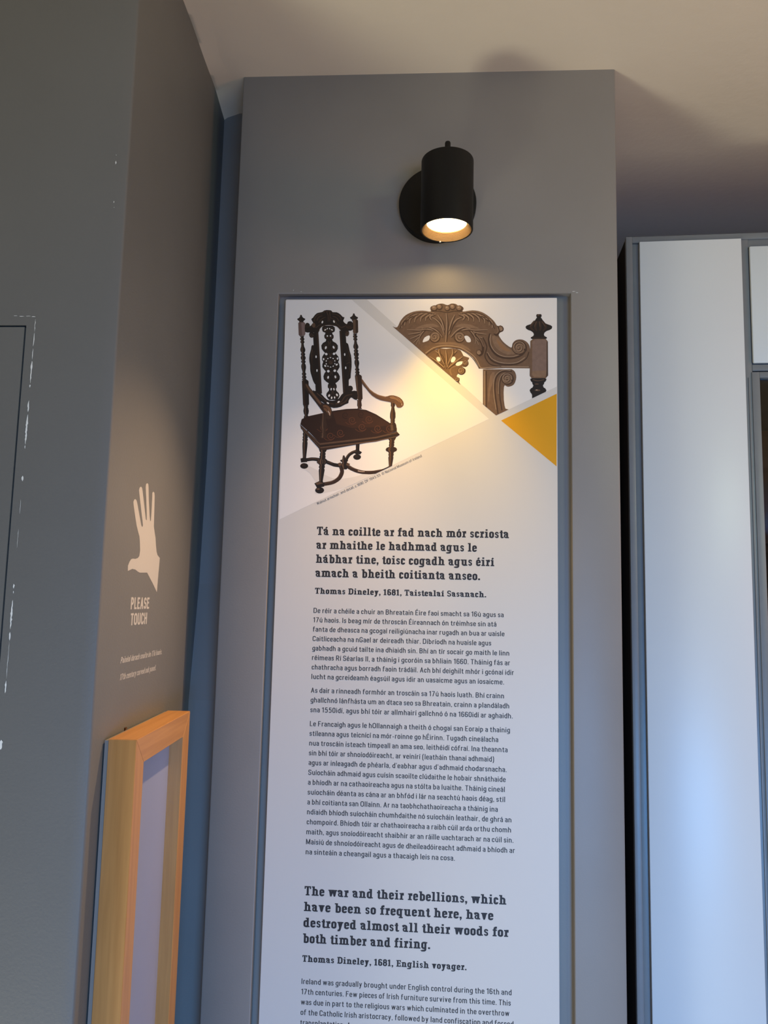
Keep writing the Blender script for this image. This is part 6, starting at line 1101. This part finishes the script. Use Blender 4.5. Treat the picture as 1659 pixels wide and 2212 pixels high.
box('hanging_plate', (-FT - .0062, -FT - .0042, 0.066, 0.071, -0.03, 0.0016), m_brown, frame)

# ---------------------------------------------------------------- display cabinet to the right of the pillar
CA = math.radians(-3.38118)
cab = thing('display_cabinet', 'tall grey display cabinet with white panels standing right of the pillar', 'cabinet', (0.3168751, 0.10, 0.0), CA)
CT, CW, CD = 2.2147, 0.95, 0.42
m_fr = m_satin
box('side_panel', (0.0006, 0.0060, 0.0100, CD, 0.0, CT - .001), m_inner_shade, cab)
box('side_panel', (CW - .0060, CW - .0006, 0.0100, CD, 0.0, CT - .001), m_fr, cab)
box('top_panel', (0.006, CW - .006, 0.0100, CD, CT - .012, CT - .001), m_fr, cab)
box('back_panel', (0.006, CW - .006, CD - .01, CD, 0.0, CT - .012), m_inner_shade, cab)
box('corner_post', (0.0, 0.0104, 0.0, 0.0100, 0.0, CT), m_fr, cab, bevel=0.0008)
box('inner_post', (0.0104, 0.0260, 0.0035, 0.0100, 0.0, CT - .0112), m_fr, cab, bevel=0.0006)
box('top_rail', (0.0104, CW, 0.0005, 0.0100, CT - .0106, CT), m_fr, cab, bevel=0.0008)
box('white_panel', (0.0213, 0.1831, -0.0035, 0.0030, 0.02, 2.2040), m_white, cab, bevel=0.0009)
box('stile', (0.1780, 0.1953, 0.0018, 0.0100, 0.0, CT - .0106), m_fr, cab, bevel=0.0006)
box('stile_bead', (0.1886, 0.1910, 0.0004, 0.0030, 0.0, 1.9700), m_fr, cab, bevel=0.0004)
box('carcass_board', (0.026, 0.1960, 0.0100, 0.0180, 0.0, CT - .012), m_fr, cab)
box('carcass_board', (0.1960, CW - .006, 0.0100, 0.0180, 1.9780, CT - .012), m_fr, cab)
box('white_panel', (0.1958, 0.62, -0.0030, 0.0030, 1.9932, 2.1905), m_white, cab, bevel=0.0022)
box('cross_rail', (0.1953, CW, 0.0010, 0.0100, 1.9812, 1.9915), m_fr, cab, bevel=0.0006)
box('upper_rail', (0.1953, CW, 0.0030, 0.0100, 2.1905, CT - .0106), m_fr, cab, bevel=0.0004)
dr_l, dr_r = 0.1940, 0.66
door = box('door', (dr_l, dr_l + .0118, 0.0000, 0.0150, 0.03, 1.9790), m_fr, cab, bevel=0.0006)
box('door_rail', (dr_l + .0118, dr_r - .0118, 0.0000, 0.0150, 1.9695, 1.9790), m_fr, door, bevel=0.0006)
box('door_rail', (dr_l + .0118, dr_r - .0118, 0.0000, 0.0150, 0.03, 0.06), m_fr, door, bevel=0.0006)
box('door_stile', (dr_r - .0118, dr_r, 0.0000, 0.0150, 0.03, 1.9790), m_fr, door, bevel=0.0006)
mg = bpy.data.materials.new('clear_glass'); mg.use_nodes = True
gb = mg.node_tree.nodes['Principled BSDF']; gb.inputs['Roughness'].default_value = 0.02; sock(gb, 'Transmission Weight', 'Transmission').default_value = 1.0; gb.inputs['IOR'].default_value = 1.45
box('glass_pane', (dr_l + .0112, dr_r - .0112, 0.0085, 0.0115, 0.055, 1.9700), mg, door)
box('lining_board', (0.1965, 0.2020, 0.0185, CD - .01, 0.0, 1.9780), m_inner_shade, cab)
box('shelf', (0.2020, CW - .006, 0.05, CD - .01, 1.690, 1.706), m_inner_shade, cab)
box('display_board', (0.24, 0.70, 0.235, 0.262, 1.7062, 1.935), m_brown, cab, bevel=0.002)
